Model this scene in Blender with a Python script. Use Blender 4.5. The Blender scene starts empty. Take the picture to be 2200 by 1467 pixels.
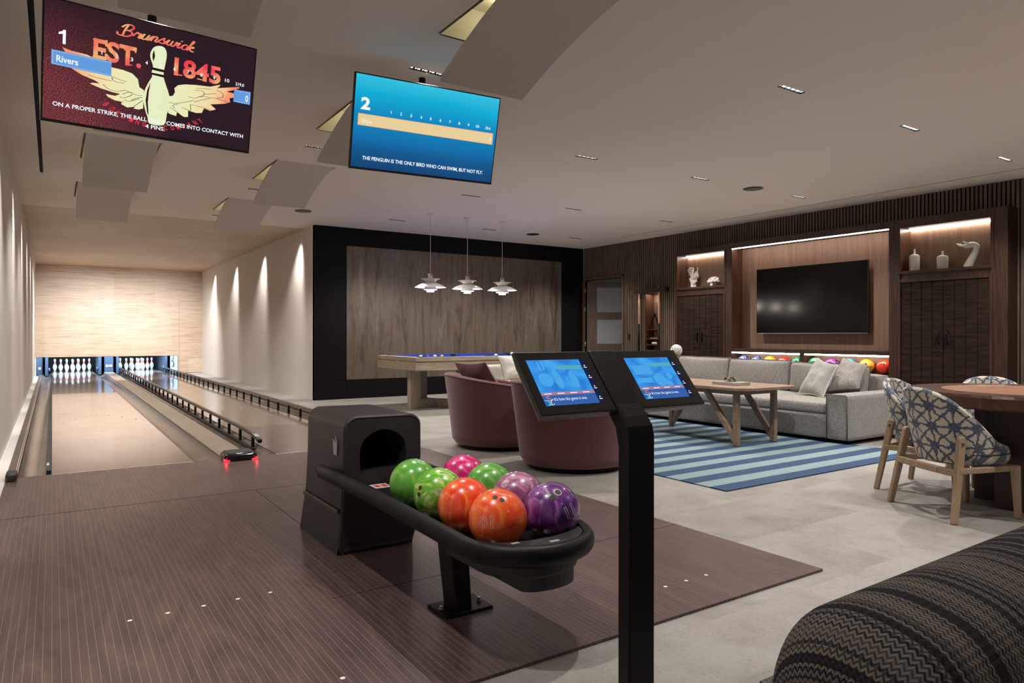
import bpy, math, random
from mathutils import Vector, Matrix, noise

random.seed(7)
PI = math.pi
S = bpy.context.scene
C = S.collection
V = Vector

# ------------------------------------------------------------------ camera, world, exposure
YAW, ROLL = 0.587915, 0.00115
fw = V((math.sin(YAW), math.cos(YAW), 0))
rt = V((math.cos(YAW), -math.sin(YAW), 0))
up = V((0, 0, 1))
r2 = rt * math.cos(ROLL) + up * math.sin(ROLL)
u2 = up * math.cos(ROLL) - rt * math.sin(ROLL)
cd = bpy.data.cameras.new('camera')
cam = bpy.data.objects.new('camera', cd)
C.objects.link(cam)
m = Matrix.Identity(4)
for i in range(3):
    m[i][0], m[i][1], m[i][2] = r2[i], u2[i], -fw[i]
m[0][3], m[1][3], m[2][3] = 0.0, 0.0, 1.13
cam.matrix_world = m
cd.sensor_width = 36
cd.lens = 36 * 1482.1 / 2200
cd.shift_y = (720.16 - 733.5) / 2200
cd.clip_start = 0.05
cd.clip_end = 100
S.camera = cam

w = bpy.data.worlds.new('world')
S.world = w
w.use_nodes = True
w.node_tree.nodes['Background'].inputs[0].default_value = (0.80, 0.86, 1.0, 1)
w.node_tree.nodes['Background'].inputs[1].default_value = 0.16  # added sky fill, enters through the made-up rear opening
S.view_settings.view_transform = 'Standard'
S.view_settings.look = 'None'
S.view_settings.gamma = 1
S.view_settings.use_curve_mapping = False
S.view_settings.exposure = 0.0
S.cycles.max_bounces = 8
S.cycles.diffuse_bounces = 5
S.cycles.glossy_bounces = 4
S.cycles.transmission_bounces = 4
S.cycles.sample_clamp_indirect = 4
S.cycles.caustics_reflective = False
S.cycles.caustics_refractive = False

P_DOWN = 245.0      # watts of one linear downlight
WARM = (1.0, 0.87, 0.74)
NEUT = (1.0, 0.945, 0.885)
COOL = (0.80, 0.90, 1.0)

ZF = -0.012        # stone floor level; the approach and the lanes are at z = 0
ZC = 3.055         # ceiling
XL, XR, YS, YM, XA = -0.385, 9.85, 11.92, 22.77, 3.806


# ------------------------------------------------------------------ materials
def nt(name):
    M = bpy.data.materials.new(name)
    M.use_nodes = True
    return M, M.node_tree, M.node_tree.nodes['Principled BSDF']


def mat(name, col, rough=0.5, metal=0.0, coat=0.0, emit=None, es=0.0, sheen=0.0, bump=0.0, bs=200.0, var=0.0, vs=3.0):
    M, t, b = nt(name)
    b.inputs['Base Color'].default_value = (*col, 1)
    b.inputs['Roughness'].default_value = rough
    b.inputs['Metallic'].default_value = metal
    b.inputs['Coat Weight'].default_value = coat
    b.inputs['Coat Roughness'].default_value = 0.04
    b.inputs['Sheen Weight'].default_value = sheen
    if emit:
        b.inputs['Emission Color'].default_value = (*emit, 1)
        b.inputs['Emission Strength'].default_value = es
    tc = t.nodes.new('ShaderNodeTexCoord')
    if bump:
        n = t.nodes.new('ShaderNodeTexNoise')
        n.inputs['Scale'].default_value = bs
        n.inputs['Detail'].default_value = 3
        t.links.new(tc.outputs['Object'], n.inputs['Vector'])
        bp = t.nodes.new('ShaderNodeBump')
        bp.inputs['Strength'].default_value = bump
        bp.inputs['Distance'].default_value = 0.004
        t.links.new(n.outputs['Fac'], bp.inputs['Height'])
        t.links.new(bp.outputs[0], b.inputs['Normal'])
    if var:
        n = t.nodes.new('ShaderNodeTexNoise')
        n.inputs['Scale'].default_value = vs
        n.inputs['Detail'].default_value = 5
        t.links.new(tc.outputs['Object'], n.inputs['Vector'])
        r = ramp(t, [(0.3, tuple(c * (1 - var) for c in col)), (0.7, tuple(min(1, c * (1 + var)) for c in col))])
        t.links.new(n.outputs['Fac'], r.inputs[0])
        t.links.new(r.outputs[0], b.inputs['Base Color'])
    return M


def ramp(t, stops, interp='LINEAR'):
    r = t.nodes.new('ShaderNodeValToRGB')
    cr = r.color_ramp
    cr.interpolation = interp
    while len(cr.elements) < len(stops):
        cr.elements.new(0.5)
    for e, (p, c) in zip(cr.elements, stops):
        e.position = p
        e.color = (*c, 1)
    return r


def mth(t, op, a, b=None, c=None):
    n = t.nodes.new('ShaderNodeMath')
    n.operation = op
    for i, x in enumerate((a, b, c)):
        if x is None:
            continue
        if isinstance(x, (int, float)):
            n.inputs[i].default_value = x
        else:
            t.links.new(x, n.inputs[i])
    return n.outputs[0]


def mixc(t, fac, a, b):
    n = t.nodes.new('ShaderNodeMix')
    n.data_type = 'RGBA'
    for k, x in ((0, fac), (6, a), (7, b)):
        if isinstance(x, (int, float)):
            n.inputs[k].default_value = x
        elif isinstance(x, tuple):
            n.inputs[k].default_value = (*x, 1)
        else:
            t.links.new(x, n.inputs[k])
    return n.outputs[2]


def wood(name, c1, c2, grain='Z', rough=0.5, s=6.0, stretch=14.0, coat=0.0, bump=0.15, c3=None, dist=1.0):
    """grain runs along the given object axis"""
    M, t, b = nt(name)
    tc = t.nodes.new('ShaderNodeTexCoord')
    mp = t.nodes.new('ShaderNodeMapping')
    sc = [s * stretch / 3] * 3
    sc['XYZ'.index(grain)] = s / 3
    mp.inputs['Scale'].default_value = sc
    t.links.new(tc.outputs['Object'], mp.inputs['Vector'])
    n = t.nodes.new('ShaderNodeTexNoise')
    n.inputs['Scale'].default_value = 1.0
    n.inputs['Detail'].default_value = 7
    n.inputs['Roughness'].default_value = 0.62
    n.inputs['Distortion'].default_value = dist
    t.links.new(mp.outputs[0], n.inputs['Vector'])
    st = [(0.32, c1), (0.68, c2)]
    if c3:
        st = [(0.28, c1), (0.5, c3), (0.72, c2)]
    r = ramp(t, st)
    t.links.new(n.outputs['Fac'], r.inputs[0])
    t.links.new(r.outputs[0], b.inputs['Base Color'])
    b.inputs['Roughness'].default_value = rough
    b.inputs['Coat Weight'].default_value = coat
    if bump:
        bp = t.nodes.new('ShaderNodeBump')
        bp.inputs['Strength'].default_value = bump
        bp.inputs['Distance'].default_value = 0.002
        t.links.new(n.outputs['Fac'], bp.inputs['Height'])
        t.links.new(bp.outputs[0], b.inputs['Normal'])
    return M


def fabric(name, c1, c2, sc=260.0, bump=0.5, sheen=0.2):
    M, t, b = nt(name)
    tc = t.nodes.new('ShaderNodeTexCoord')
    outs = []
    for k in range(2):
        mp = t.nodes.new('ShaderNodeMapping')
        q = [sc * 0.22, sc, sc * 0.22] if k else [sc * 0.22, sc * 0.22, sc]
        if k:
            q = [sc, sc, sc * 0.16]
        mp.inputs['Scale'].default_value = q
        t.links.new(tc.outputs['Object'], mp.inputs['Vector'])
        n = t.nodes.new('ShaderNodeTexNoise')
        n.inputs['Scale'].default_value = 1
        n.inputs['Detail'].default_value = 2
        t.links.new(mp.outputs[0], n.inputs['Vector'])
        outs.append(n.outputs['Fac'])
    a = mth(t, 'ADD', outs[0], outs[1])
    a = mth(t, 'MULTIPLY', a, 0.5)
    r = ramp(t, [(0.36, c1), (0.64, c2)])
    t.links.new(a, r.inputs[0])
    t.links.new(r.outputs[0], b.inputs['Base Color'])
    b.inputs['Roughness'].default_value = 0.9
    b.inputs['Sheen Weight'].default_value = sheen
    bp = t.nodes.new('ShaderNodeBump')
    bp.inputs['Strength'].default_value = bump
    bp.inputs['Distance'].default_value = 0.002
    t.links.new(a, bp.inputs['Height'])
    t.links.new(bp.outputs[0], b.inputs['Normal'])
    return M


def emis(name, col, s):
    M = bpy.data.materials.new(name)
    M.use_nodes = True
    t = M.node_tree
    t.nodes.remove(t.nodes['Principled BSDF'])
    e = t.nodes.new('ShaderNodeEmission')
    e.inputs[0].default_value = (*col, 1)
    e.inputs[1].default_value = s
    t.links.new(e.outputs[0], t.nodes['Material Output'].inputs[0])
    return M


def sepxyz(t, coord='Object'):
    tc = t.nodes.new('ShaderNodeTexCoord')
    s = t.nodes.new('ShaderNodeSeparateXYZ')
    t.links.new(tc.outputs[coord], s.inputs[0])
    return tc, s


def stone_floor():
    M, t, b = nt('limestone_floor')
    tc, s = sepxyz(t)
    # slab identity: 1.2 x 0.6 m running bond
    row = mth(t, 'FLOOR', mth(t, 'DIVIDE', s.outputs[1], 0.62))
    xx = mth(t, 'ADD', mth(t, 'DIVIDE', s.outputs[0], 1.24), mth(t, 'MULTIPLY', row, 0.37))
    col = mth(t, 'FLOOR', xx)
    wn = t.nodes.new('ShaderNodeTexWhiteNoise')
    wn.noise_dimensions = '2D'
    cb = t.nodes.new('ShaderNodeCombineXYZ')
    t.links.new(col, cb.inputs[0])
    t.links.new(row, cb.inputs[1])
    t.links.new(cb.outputs[0], wn.inputs['Vector'])
    n1 = t.nodes.new('ShaderNodeTexNoise')
    n1.inputs['Scale'].default_value = 2.2
    n1.inputs['Detail'].default_value = 8
    n1.inputs['Roughness'].default_value = 0.7
    va = t.nodes.new('ShaderNodeVectorMath')
    va.operation = 'ADD'
    vs_ = t.nodes.new('ShaderNodeVectorMath')
    vs_.operation = 'SCALE'
    vs_.inputs['Scale'].default_value = 7.0
    t.links.new(wn.outputs['Color'], vs_.inputs[0])
    t.links.new(tc.outputs['Object'], va.inputs[0])
    t.links.new(vs_.outputs[0], va.inputs[1])
    t.links.new(va.outputs[0], n1.inputs['Vector'])
    base = ramp(t, [(0.30, (0.20, 0.178, 0.155)), (0.46, (0.275, 0.255, 0.232)), (0.60, (0.315, 0.298, 0.280)), (0.74, (0.39, 0.38, 0.365))])
    t.links.new(n1.outputs['Fac'], base.inputs[0])
    # fine flecks
    n2 = t.nodes.new('ShaderNodeTexNoise')
    n2.inputs['Scale'].default_value = 70
    n2.inputs['Detail'].default_value = 5
    t.links.new(va.outputs[0], n2.inputs['Vector'])
    fl = ramp(t, [(0.28, (0.72, 0.70, 0.68)), (0.42, (0.97, 0.97, 0.97)), (0.64, (1, 1, 1)), (0.74, (1.25, 1.25, 1.25))])
    t.links.new(n2.outputs['Fac'], fl.inputs[0])
    mx = t.nodes.new('ShaderNodeMix')
    mx.data_type = 'RGBA'
    mx.blend_type = 'MULTIPLY'
    mx.inputs[0].default_value = 1
    t.links.new(base.outputs[0], mx.inputs[6])
    t.links.new(fl.outputs[0], mx.inputs[7])
    br = t.nodes.new('ShaderNodeBrightContrast')
    t.links.new(mx.outputs[2], br.inputs[0])
    t.links.new(mth(t, 'MULTIPLY', mth(t, 'SUBTRACT', wn.outputs['Value'], 0.5), 0.05), br.inputs['Bright'])
    jy = mth(t, 'PINGPONG', s.outputs[1], 0.31)
    jx = mth(t, 'MULTIPLY', mth(t, 'PINGPONG', xx, 0.5), 1.24)
    j = mth(t, 'LESS_THAN', mth(t, 'MINIMUM', jy, jx), 0.0012)
    t.links.new(mixc(t, mth(t, 'MULTIPLY', j, 0.6), br.outputs[0], (0.2, 0.18, 0.16)), b.inputs['Base Color'])
    b.inputs['Roughness'].default_value = 0.42
    bp = t.nodes.new('ShaderNodeBump')
    bp.inputs['Strength'].default_value = 0.12
    bp.inputs['Distance'].default_value = 0.003
    t.links.new(n2.outputs['Fac'], bp.inputs['Height'])
    t.links.new(bp.outputs[0], b.inputs['Normal'])
    return M


def board_wood(name, rough, lane=False, coat=0.0):
    """dark rosewood-look boards with pale pinstripes every 27 mm along Y"""
    M, t, b = nt(name)
    tc, s = sepxyz(t)
    mp = t.nodes.new('ShaderNodeMapping')
    mp.inputs['Scale'].default_value = (5.5, 0.75, 1)
    t.links.new(tc.outputs['Object'], mp.inputs['Vector'])
    n = t.nodes.new('ShaderNodeTexNoise')
    n.inputs['Scale'].default_value = 1.0
    n.inputs['Detail'].default_value = 1.5
    n.inputs['Distortion'].default_value = 0.4
    t.links.new(mp.outputs[0], n.inputs['Vector'])
    g = mth(t, 'PINGPONG', mth(t, 'MULTIPLY', n.outputs['Fac'], 13.0), 1.0)
    n2 = t.nodes.new('ShaderNodeTexNoise')
    mp2 = t.nodes.new('ShaderNodeMapping')
    mp2.inputs['Scale'].default_value = (160, 5, 1)
    t.links.new(tc.outputs['Object'], mp2.inputs['Vector'])
    t.links.new(mp2.outputs[0], n2.inputs['Vector'])
    n2.inputs['Scale'].default_value = 1
    n2.inputs['Detail'].default_value = 5
    gg = mth(t, 'ADD', mth(t, 'MULTIPLY', g, 0.5), mth(t, 'MULTIPLY', n2.outputs['Fac'], 0.55))
    cr = ramp(t, [(0.20, (0.060, 0.038, 0.036)), (0.42, (0.088, 0.056, 0.051)), (0.66, (0.104, 0.067, 0.059)), (0.80, (0.142, 0.080, 0.064))])
    t.links.new(gg, cr.inputs[0])
    n3 = t.nodes.new('ShaderNodeTexNoise')
    n3.inputs['Scale'].default_value = 1.3
    t.links.new(tc.outputs['Object'], n3.inputs['Vector'])
    colr = mixc(t, mth(t, 'MULTIPLY', n3.outputs['Fac'], 0.35), cr.outputs[0], (0.115, 0.080, 0.075))
    st = mth(t, 'PINGPONG', s.outputs[0], 0.02705 / 2)
    line = mth(t, 'LESS_THAN', st, 0.00075)
    if lane:
        # the boards turn to a paler maple look about two metres past the foul line
        tan = ramp(t, [(0.25, (0.19, 0.130, 0.095)), (0.75, (0.29, 0.210, 0.155))])
        t.links.new(gg, tan.inputs[0])
        k = mth(t, 'GREATER_THAN', s.outputs[1], 8.84)
        colr = mixc(t, mth(t, 'MULTIPLY', k, 0.75), colr, tan.outputs[0])
        line = mth(t, 'MULTIPLY', line, mth(t, 'SUBTRACT', 1.0, k))
    dk = t.nodes.new('ShaderNodeMix')
    dk.data_type = 'RGBA'
    dk.blend_type = 'MULTIPLY'
    dk.inputs[0].default_value = 1
    dk.inputs[7].default_value = (0.84, 0.83, 0.84, 1)
    t.links.new(colr, dk.inputs[6])
    fin = mixc(t, mth(t, 'MULTIPLY', line, 0.55), dk.outputs[2] if not lane else colr, (0.36, 0.29, 0.26))
    t.links.new(fin, b.inputs['Base Color'])
    b.inputs['Roughness'].default_value = rough
    b.inputs['Coat Weight'].default_value = coat
    b.inputs['Coat Roughness'].default_value = 0.03
    return M


def marble_ball(name, stops, sc=9.0, dist=2.2):
    M, t, b = nt(name)
    tc = t.nodes.new('ShaderNodeTexCoord')
    n = t.nodes.new('ShaderNodeTexNoise')
    n.inputs['Scale'].default_value = sc
    n.inputs['Detail'].default_value = 3.5
    n.inputs['Roughness'].default_value = 0.55
    n.inputs['Distortion'].default_value = dist
    t.links.new(tc.outputs['Object'], n.inputs['Vector'])
    r = ramp(t, [(0.5 + (p - 0.52) * 0.55, c) for p, c in stops])
    t.links.new(n.outputs['Fac'], r.inputs[0])
    t.links.new(r.outputs[0], b.inputs['Base Color'])
    b.inputs['Roughness'].default_value = 0.28
    b.inputs['Coat Weight'].default_value = 0.7
    b.inputs['Coat Roughness'].default_value = 0.06
    return M


def shibori():
    M, t, b = nt('indigo_shibori_fabric')
    tc = t.nodes.new('ShaderNodeTexCoord')
    n = t.nodes.new('ShaderNodeTexNoise')
    n.inputs['Scale'].default_value = 3.0
    n.inputs['Detail'].default_value = 3
    t.links.new(tc.outputs['UV'], n.inputs['Vector'])
    sub = t.nodes.new('ShaderNodeVectorMath')
    sub.operation = 'MULTIPLY_ADD'
    sub.inputs[1].default_value = (0.35, 0.35, 0)
    t.links.new(n.outputs['Color'], sub.inputs[0])
    t.links.new(tc.outputs['UV'], sub.inputs[2])
    s = t.nodes.new('ShaderNodeSeparateXYZ')
    t.links.new(sub.outputs[0], s.inputs[0])
    u, v = s.outputs[0], s.outputs[1]
    du = mth(t, 'PINGPONG', u, 0.5)
    dv = mth(t, 'PINGPONG', v, 0.5)
    d1 = mth(t, 'MULTIPLY', mth(t, 'PINGPONG', mth(t, 'ADD', u, v), 0.5), 0.7)
    d2 = mth(t, 'MULTIPLY', mth(t, 'PINGPONG', mth(t, 'SUBTRACT', u, v), 0.5), 0.7)
    d = mth(t, 'MINIMUM', mth(t, 'MINIMUM', du, dv), mth(t, 'MINIMUM', d1, d2))
    rad = mth(t, 'SQRT', mth(t, 'ADD', mth(t, 'MULTIPLY', du, du), mth(t, 'MULTIPLY', dv, dv)))
    n2 = t.nodes.new('ShaderNodeTexNoise')
    n2.inputs['Scale'].default_value = 9
    n2.inputs['Detail'].default_value = 4
    t.links.new(tc.outputs['UV'], n2.inputs['Vector'])
    wdt = mth(t, 'ADD', 0.058, mth(t, 'MULTIPLY', mth(t, 'SUBTRACT', n2.outputs['Fac'], 0.5), 0.16))
    # lines thicken to blots at the knots
    wdt = mth(t, 'ADD', wdt, mth(t, 'MULTIPLY', mth(t, 'MAXIMUM', mth(t, 'SUBTRACT', 0.27, rad), 0.0), 0.72))
    mr = t.nodes.new('ShaderNodeMapRange')
    mr.inputs['From Min'].default_value = -0.012
    mr.inputs['From Max'].default_value = 0.012
    t.links.new(mth(t, 'SUBTRACT', wdt, d), mr.inputs['Value'])
    ink = ramp(t, [(0.3, (0.022, 0.034, 0.070)), (0.7, (0.110, 0.140, 0.195))])
    t.links.new(n2.outputs['Fac'], ink.inputs[0])
    t.links.new(mixc(t, mr.outputs[0], (0.52, 0.46, 0.375), ink.outputs[0]), b.inputs['Base Color'])
    b.inputs['Roughness'].default_value = 0.85
    b.inputs['Sheen Weight'].default_value = 0.2
    return M


def zigzag():
    M, t, b = nt('zigzag_weave')
    tc = t.nodes.new('ShaderNodeTexCoord')
    s = t.nodes.new('ShaderNodeSeparateXYZ')
    t.links.new(tc.outputs['UV'], s.inputs[0])
    u, v = s.outputs[0], s.outputs[1]      # metres along the roll, metres round it
    zz = mth(t, 'MULTIPLY', mth(t, 'PINGPONG', v, 0.0085), 1.15)
    uu = mth(t, 'ADD', u, zz)
    band = mth(t, 'FLOOR', mth(t, 'DIVIDE', uu, 0.0135))
    wn = t.nodes.new('ShaderNodeTexWhiteNoise')
    wn.noise_dimensions = '1D'
    t.links.new(band, wn.inputs['W'])
    f = mth(t, 'FRACT', mth(t, 'DIVIDE', uu, 0.0135))
    big = t.nodes.new('ShaderNodeTexNoise')
    big.noise_dimensions = '1D'
    big.inputs['Scale'].default_value = 15
    big.inputs['Detail'].default_value = 1
    t.links.new(u, big.inputs['W'])
    g = ramp(t, [(0.0, (0.014, 0.012, 0.012)), (0.40, (0.105, 0.090, 0.080)), (0.50, (0.040, 0.035, 0.034)), (0.535, (0.118, 0.098, 0.078)), (0.64, (0.018, 0.016, 0.016))], 'CONSTANT')
    t.links.new(big.outputs['Fac'], g.inputs[0])
    dark = mth(t, 'LESS_THAN', f, 0.46)
    w2 = mth(t, 'MULTIPLY', dark, mth(t, 'ADD', 0.6, mth(t, 'MULTIPLY', wn.outputs['Value'], 0.4)))
    c = mixc(t, w2, g.outputs[0], (0.006, 0.005, 0.005))
    t.links.new(c, b.inputs['Base Color'])
    b.inputs['Roughness'].default_value = 0.95
    b.inputs['Specular IOR Level'].default_value = 0.15
    bp = t.nodes.new('ShaderNodeBump')
    bp.inputs['Strength'].default_value = 0.6
    bp.inputs['Distance'].default_value = 0.003
    t.links.new(f, bp.inputs['Height'])
    t.links.new(bp.outputs[0], b.inputs['Normal'])
    return M


def stripe_rug():
    M, t, b = nt('striped_flatweave')
    tc, s = sepxyz(t)
    n = t.nodes.new('ShaderNodeTexNoise')
    n.inputs['Scale'].default_value = 3
    t.links.new(tc.outputs['Object'], n.inputs['Vector'])
    y = mth(t, 'MAXIMUM', 0.001, mth(t, 'ADD', s.outputs[1], mth(t, 'MULTIPLY', mth(t, 'SUBTRACT', n.outputs['Fac'], 0.5), 0.022)))
    k = mth(t, 'LESS_THAN', mth(t, 'FRACT', mth(t, 'DIVIDE', y, 0.302)), 0.5)
    n2 = t.nodes.new('ShaderNodeTexNoise')
    n2.inputs['Scale'].default_value = 250
    t.links.new(tc.outputs['Object'], n2.inputs['Vector'])
    a = ramp(t, [(0.3, (0.017, 0.042, 0.098)), (0.7, (0.026, 0.058, 0.128))])
    c = ramp(t, [(0.3, (0.160, 0.232, 0.248)), (0.7, (0.205, 0.285, 0.298))])
    t.links.new(n2.outputs['Fac'], a.inputs[0])
    t.links.new(n2.outputs['Fac'], c.inputs[0])
    t.links.new(mixc(t, k, c.outputs[0], a.outputs[0]), b.inputs['Base Color'])
    b.inputs['Roughness'].default_value = 0.95
    bp = t.nodes.new('ShaderNodeBump')
    bp.inputs['Strength'].default_value = 0.3
    bp.inputs['Distance'].default_value = 0.002
    t.links.new(n2.outputs['Fac'], bp.inputs['Height'])
    t.links.new(bp.outputs[0], b.inputs['Normal'])
    return M


def clad_wood():
    """blond reeded bamboo panels, grain along X, joined in big sheets"""
    M, t, b = nt('blond_bamboo_panels')
    tc, s = sepxyz(t)
    yz = mth(t, 'ADD', s.outputs[1], s.outputs[2])
    row = mth(t, 'FLOOR', mth(t, 'DIVIDE', yz, 1.22))
    col = mth(t, 'FLOOR', mth(t, 'ADD', mth(t, 'DIVIDE', s.outputs[0], 1.05), mth(t, 'MULTIPLY', row, 0.43)))
    cb = t.nodes.new('ShaderNodeCombineXYZ')
    t.links.new(col, cb.inputs[0])
    t.links.new(row, cb.inputs[1])
    wn = t.nodes.new('ShaderNodeTexWhiteNoise')
    wn.noise_dimensions = '2D'
    t.links.new(cb.outputs[0], wn.inputs['Vector'])
    mp = t.nodes.new('ShaderNodeMapping')
    mp.inputs['Scale'].default_value = (1.6, 42, 42)
    t.links.new(tc.outputs['Object'], mp.inputs['Vector'])
    n = t.nodes.new('ShaderNodeTexNoise')
    n.inputs['Scale'].default_value = 1
    n.inputs['Detail'].default_value = 4
    n.inputs['Roughness'].default_value = 0.7
    t.links.new(mp.outputs[0], n.inputs['Vector'])
    r = ramp(t, [(0.3, (0.36, 0.26, 0.18)), (0.5, (0.50, 0.385, 0.28)), (0.72, (0.60, 0.475, 0.36))])
    t.links.new(n.outputs['Fac'], r.inputs[0])
    br = t.nodes.new('ShaderNodeBrightContrast')
    t.links.new(r.outputs[0], br.inputs[0])
    t.links.new(mth(t, 'MULTIPLY', mth(t, 'SUBTRACT', wn.outputs['Value'], 0.5), 0.06), br.inputs['Bright'])
    t.links.new(br.outputs[0], b.inputs['Base Color'])
    b.inputs['Roughness'].default_value = 0.5
    bp = t.nodes.new('ShaderNodeBump')
    bp.inputs['Strength'].default_value = 0.3
    bp.inputs['Distance'].default_value = 0.004
    t.links.new(n.outputs['Fac'], bp.inputs['Height'])
    t.links.new(bp.outputs[0], b.inputs['Normal'])
    return M


def slab_stone():
    M, t, b = nt('veined_quartzite')
    tc = t.nodes.new('ShaderNodeTexCoord')
    mp = t.nodes.new('ShaderNodeMapping')
    mp.inputs['Rotation'].default_value = (0, math.radians(-20), 0)
    mp.inputs['Scale'].default_value = (6.5, 1, 0.9)
    t.links.new(tc.outputs['Object'], mp.inputs['Vector'])
    n = t.nodes.new('ShaderNodeTexNoise')
    n.inputs['Scale'].default_value = 1.1
    n.inputs['Detail'].default_value = 10
    n.inputs['Roughness'].default_value = 0.68
    n.inputs['Distortion'].default_value = 0.8
    t.links.new(mp.outputs[0], n.inputs['Vector'])
    r = ramp(t, [(0.30, (0.040, 0.029, 0.028)), (0.42, (0.090, 0.066, 0.051)), (0.50, (0.130, 0.098, 0.072)), (0.58, (0.110, 0.100, 0.086)), (0.72, (0.22, 0.180, 0.140))])
    t.links.new(n.outputs['Fac'], r.inputs[0])
    n2 = t.nodes.new('ShaderNodeTexNoise')
    n2.inputs['Scale'].default_value = 1.6
    n2.inputs['Detail'].default_value = 3
    t.links.new(mp.outputs[0], n2.inputs['Vector'])
    v = mth(t, 'LESS_THAN', mth(t, 'ABSOLUTE', mth(t, 'SUBTRACT', n2.outputs['Fac'], 0.5)), 0.006)
    t.links.new(mixc(t, mth(t, 'MULTIPLY', v, 0.5), r.outputs[0], (0.05, 0.035, 0.03)), b.inputs['Base Color'])
    b.inputs['Roughness'].default_value = 0.42
    bp = t.nodes.new('ShaderNodeBump')
    bp.inputs['Strength'].default_value = 0.3
    bp.inputs['Distance'].default_value = 0.004
    t.links.new(n.outputs['Fac'], bp.inputs['Height'])
    t.links.new(bp.outputs[0], b.inputs['Normal'])
    return M


MT = {}
MT['plaster'] = mat('warm_white_plaster', (0.62, 0.585, 0.54), 0.85, bump=0.12, bs=25, var=0.03, vs=1.2)
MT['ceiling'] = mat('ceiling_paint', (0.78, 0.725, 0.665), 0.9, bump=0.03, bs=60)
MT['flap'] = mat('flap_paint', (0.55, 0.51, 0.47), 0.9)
MT['recess'] = mat('cream_recess_paint', (0.66, 0.62, 0.50), 0.9)
MT['floor'] = stone_floor()
MT['approach'] = board_wood('approach_boards', 0.33)
MT['lane'] = board_wood('lane_boards', 0.16, lane=True, coat=0.6)
MT['clad'] = clad_wood()
MT['slab'] = slab_stone()
MT['blackpanel'] = mat('black_steel_panels', (0.0055, 0.0050, 0.0050), 0.6, bump=0.03, bs=8)
MT['blackpanel'].node_tree.nodes['Principled BSDF'].inputs['Specular IOR Level'].default_value = 0.12
MT['slat'] = wood('smoked_oak_slats', (0.085, 0.058, 0.040), (0.165, 0.118, 0.084), 'Z', 0.6, s=5, bump=0.05)
MT['slatback'] = mat('slat_backing', (0.006, 0.005, 0.005), 0.9)
MT['oakframe'] = wood('oak_door_frame', (0.075, 0.048, 0.031), (0.130, 0.088, 0.060), 'Z', 0.55)
MT['cab'] = wood('dark_stained_cabinet_wood', (0.014, 0.0065, 0.0045), (0.068, 0.029, 0.016), 'Z', 0.45, s=4, stretch=18, dist=1.5)
MT['cabin'] = wood('reveal_burnt_wood', (0.05, 0.022, 0.014), (0.16, 0.07, 0.04), 'Z', 0.4, s=4, stretch=18, dist=2)
MT['planks'] = wood('rough_sawn_planks', (0.010, 0.0055, 0.0040), (0.040, 0.023, 0.016), 'Y', 0.85, s=9, stretch=10, bump=0.6, dist=0.6)
MT['planks'].node_tree.nodes['Principled BSDF'].inputs['Specular IOR Level'].default_value = 0.15
MT['walnut'] = wood('walnut_niche_panel', (0.17, 0.098, 0.062), (0.245, 0.150, 0.100), 'Z', 0.5, s=3, stretch=20)
MT['black'] = mat('black_powder_coat', (0.0055, 0.0050, 0.0050), 0.42, bump=0.12, bs=900)
MT['black'].node_tree.nodes['Principled BSDF'].inputs['Specular IOR Level'].default_value = 0.22
MT['panelh'] = mat('dark_grey_housing', (0.022, 0.021, 0.020), 0.35)
MT['blackm'] = mat('matte_black_plastic', (0.016, 0.015, 0.0145), 0.5)
MT['tvglass'] = mat('tv_glass', (0.003, 0.003, 0.003), 0.13)
MT['tvglass'].node_tree.nodes['Principled BSDF'].inputs['Specular IOR Level'].default_value = 0.22
MT['blackgl'] = mat('black_glass', (0.004, 0.004, 0.005), 0.06, coat=0.5)
MT['housing'] = mat('brown_black_housing', (0.022, 0.017, 0.016), 0.38, bump=0.2, bs=700)
MT['void'] = mat('dark_void', (0.002, 0.002, 0.002), 0.9)
MT['steel'] = mat('brushed_steel', (0.45, 0.45, 0.45), 0.3, 1.0)
MT['silver'] = mat('silver_badge', (0.55, 0.54, 0.54), 0.35, 0.6)
MT['whitep'] = mat('white_paint_metal', (0.75, 0.74, 0.72), 0.35)
MT['cord'] = mat('white_cord', (0.72, 0.68, 0.62), 0.6)
MT['pin'] = mat('white_pin_coating', (0.82, 0.82, 0.80), 0.18, coat=0.5)
MT['pinred'] = mat('red_pin_stripe', (0.75, 0.02, 0.04), 0.25, coat=0.3)
MT['gutter'] = mat('gutter_resin', (0.13, 0.105, 0.080), 0.24, 0.15, var=0.25, vs=2.5)
MT['capwood'] = wood('taupe_capping', (0.19, 0.148, 0.105), (0.27, 0.215, 0.155), 'Y', 0.38, s=4, stretch=8, bump=0.02)
MT['rail'] = mat('bronze_rail', (0.085, 0.066, 0.052), 0.35, 0.2)
MT['sofa'] = fabric('grey_tweed', (0.150, 0.136, 0.126), (0.33, 0.308, 0.288), 210)
MT['sofa_pipe'] = mat('grey_piping', (0.14, 0.125, 0.115), 0.9)
MT['silverp'] = fabric('silver_velvet', (0.225, 0.22, 0.202), (0.30, 0.292, 0.272), 120, 0.1, 0.4)
MT['linen'] = fabric('pale_linen', (0.42, 0.39, 0.35), (0.58, 0.55, 0.51), 300)
MT['maroon'] = fabric('maroon_fabric', (0.088, 0.026, 0.026), (0.150, 0.046, 0.044), 330, 0.35, 0.35)
MT['maroonp'] = fabric('maroon_velvet', (0.065, 0.016, 0.020), (0.105, 0.028, 0.032), 150, 0.1, 0.4)
MT['ash'] = wood('bleached_pool_table_wood', (0.27, 0.215, 0.150), (0.44, 0.37, 0.28), 'X', 0.5, s=5, stretch=12)
MT['ashz'] = wood('bleached_leg_wood', (0.27, 0.215, 0.150), (0.44, 0.37, 0.28), 'Z', 0.5, s=5, stretch=12)
MT['cloth'] = mat('blue_pool_cloth', (0.008, 0.055, 0.40), 0.85, sheen=0.3)
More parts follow.
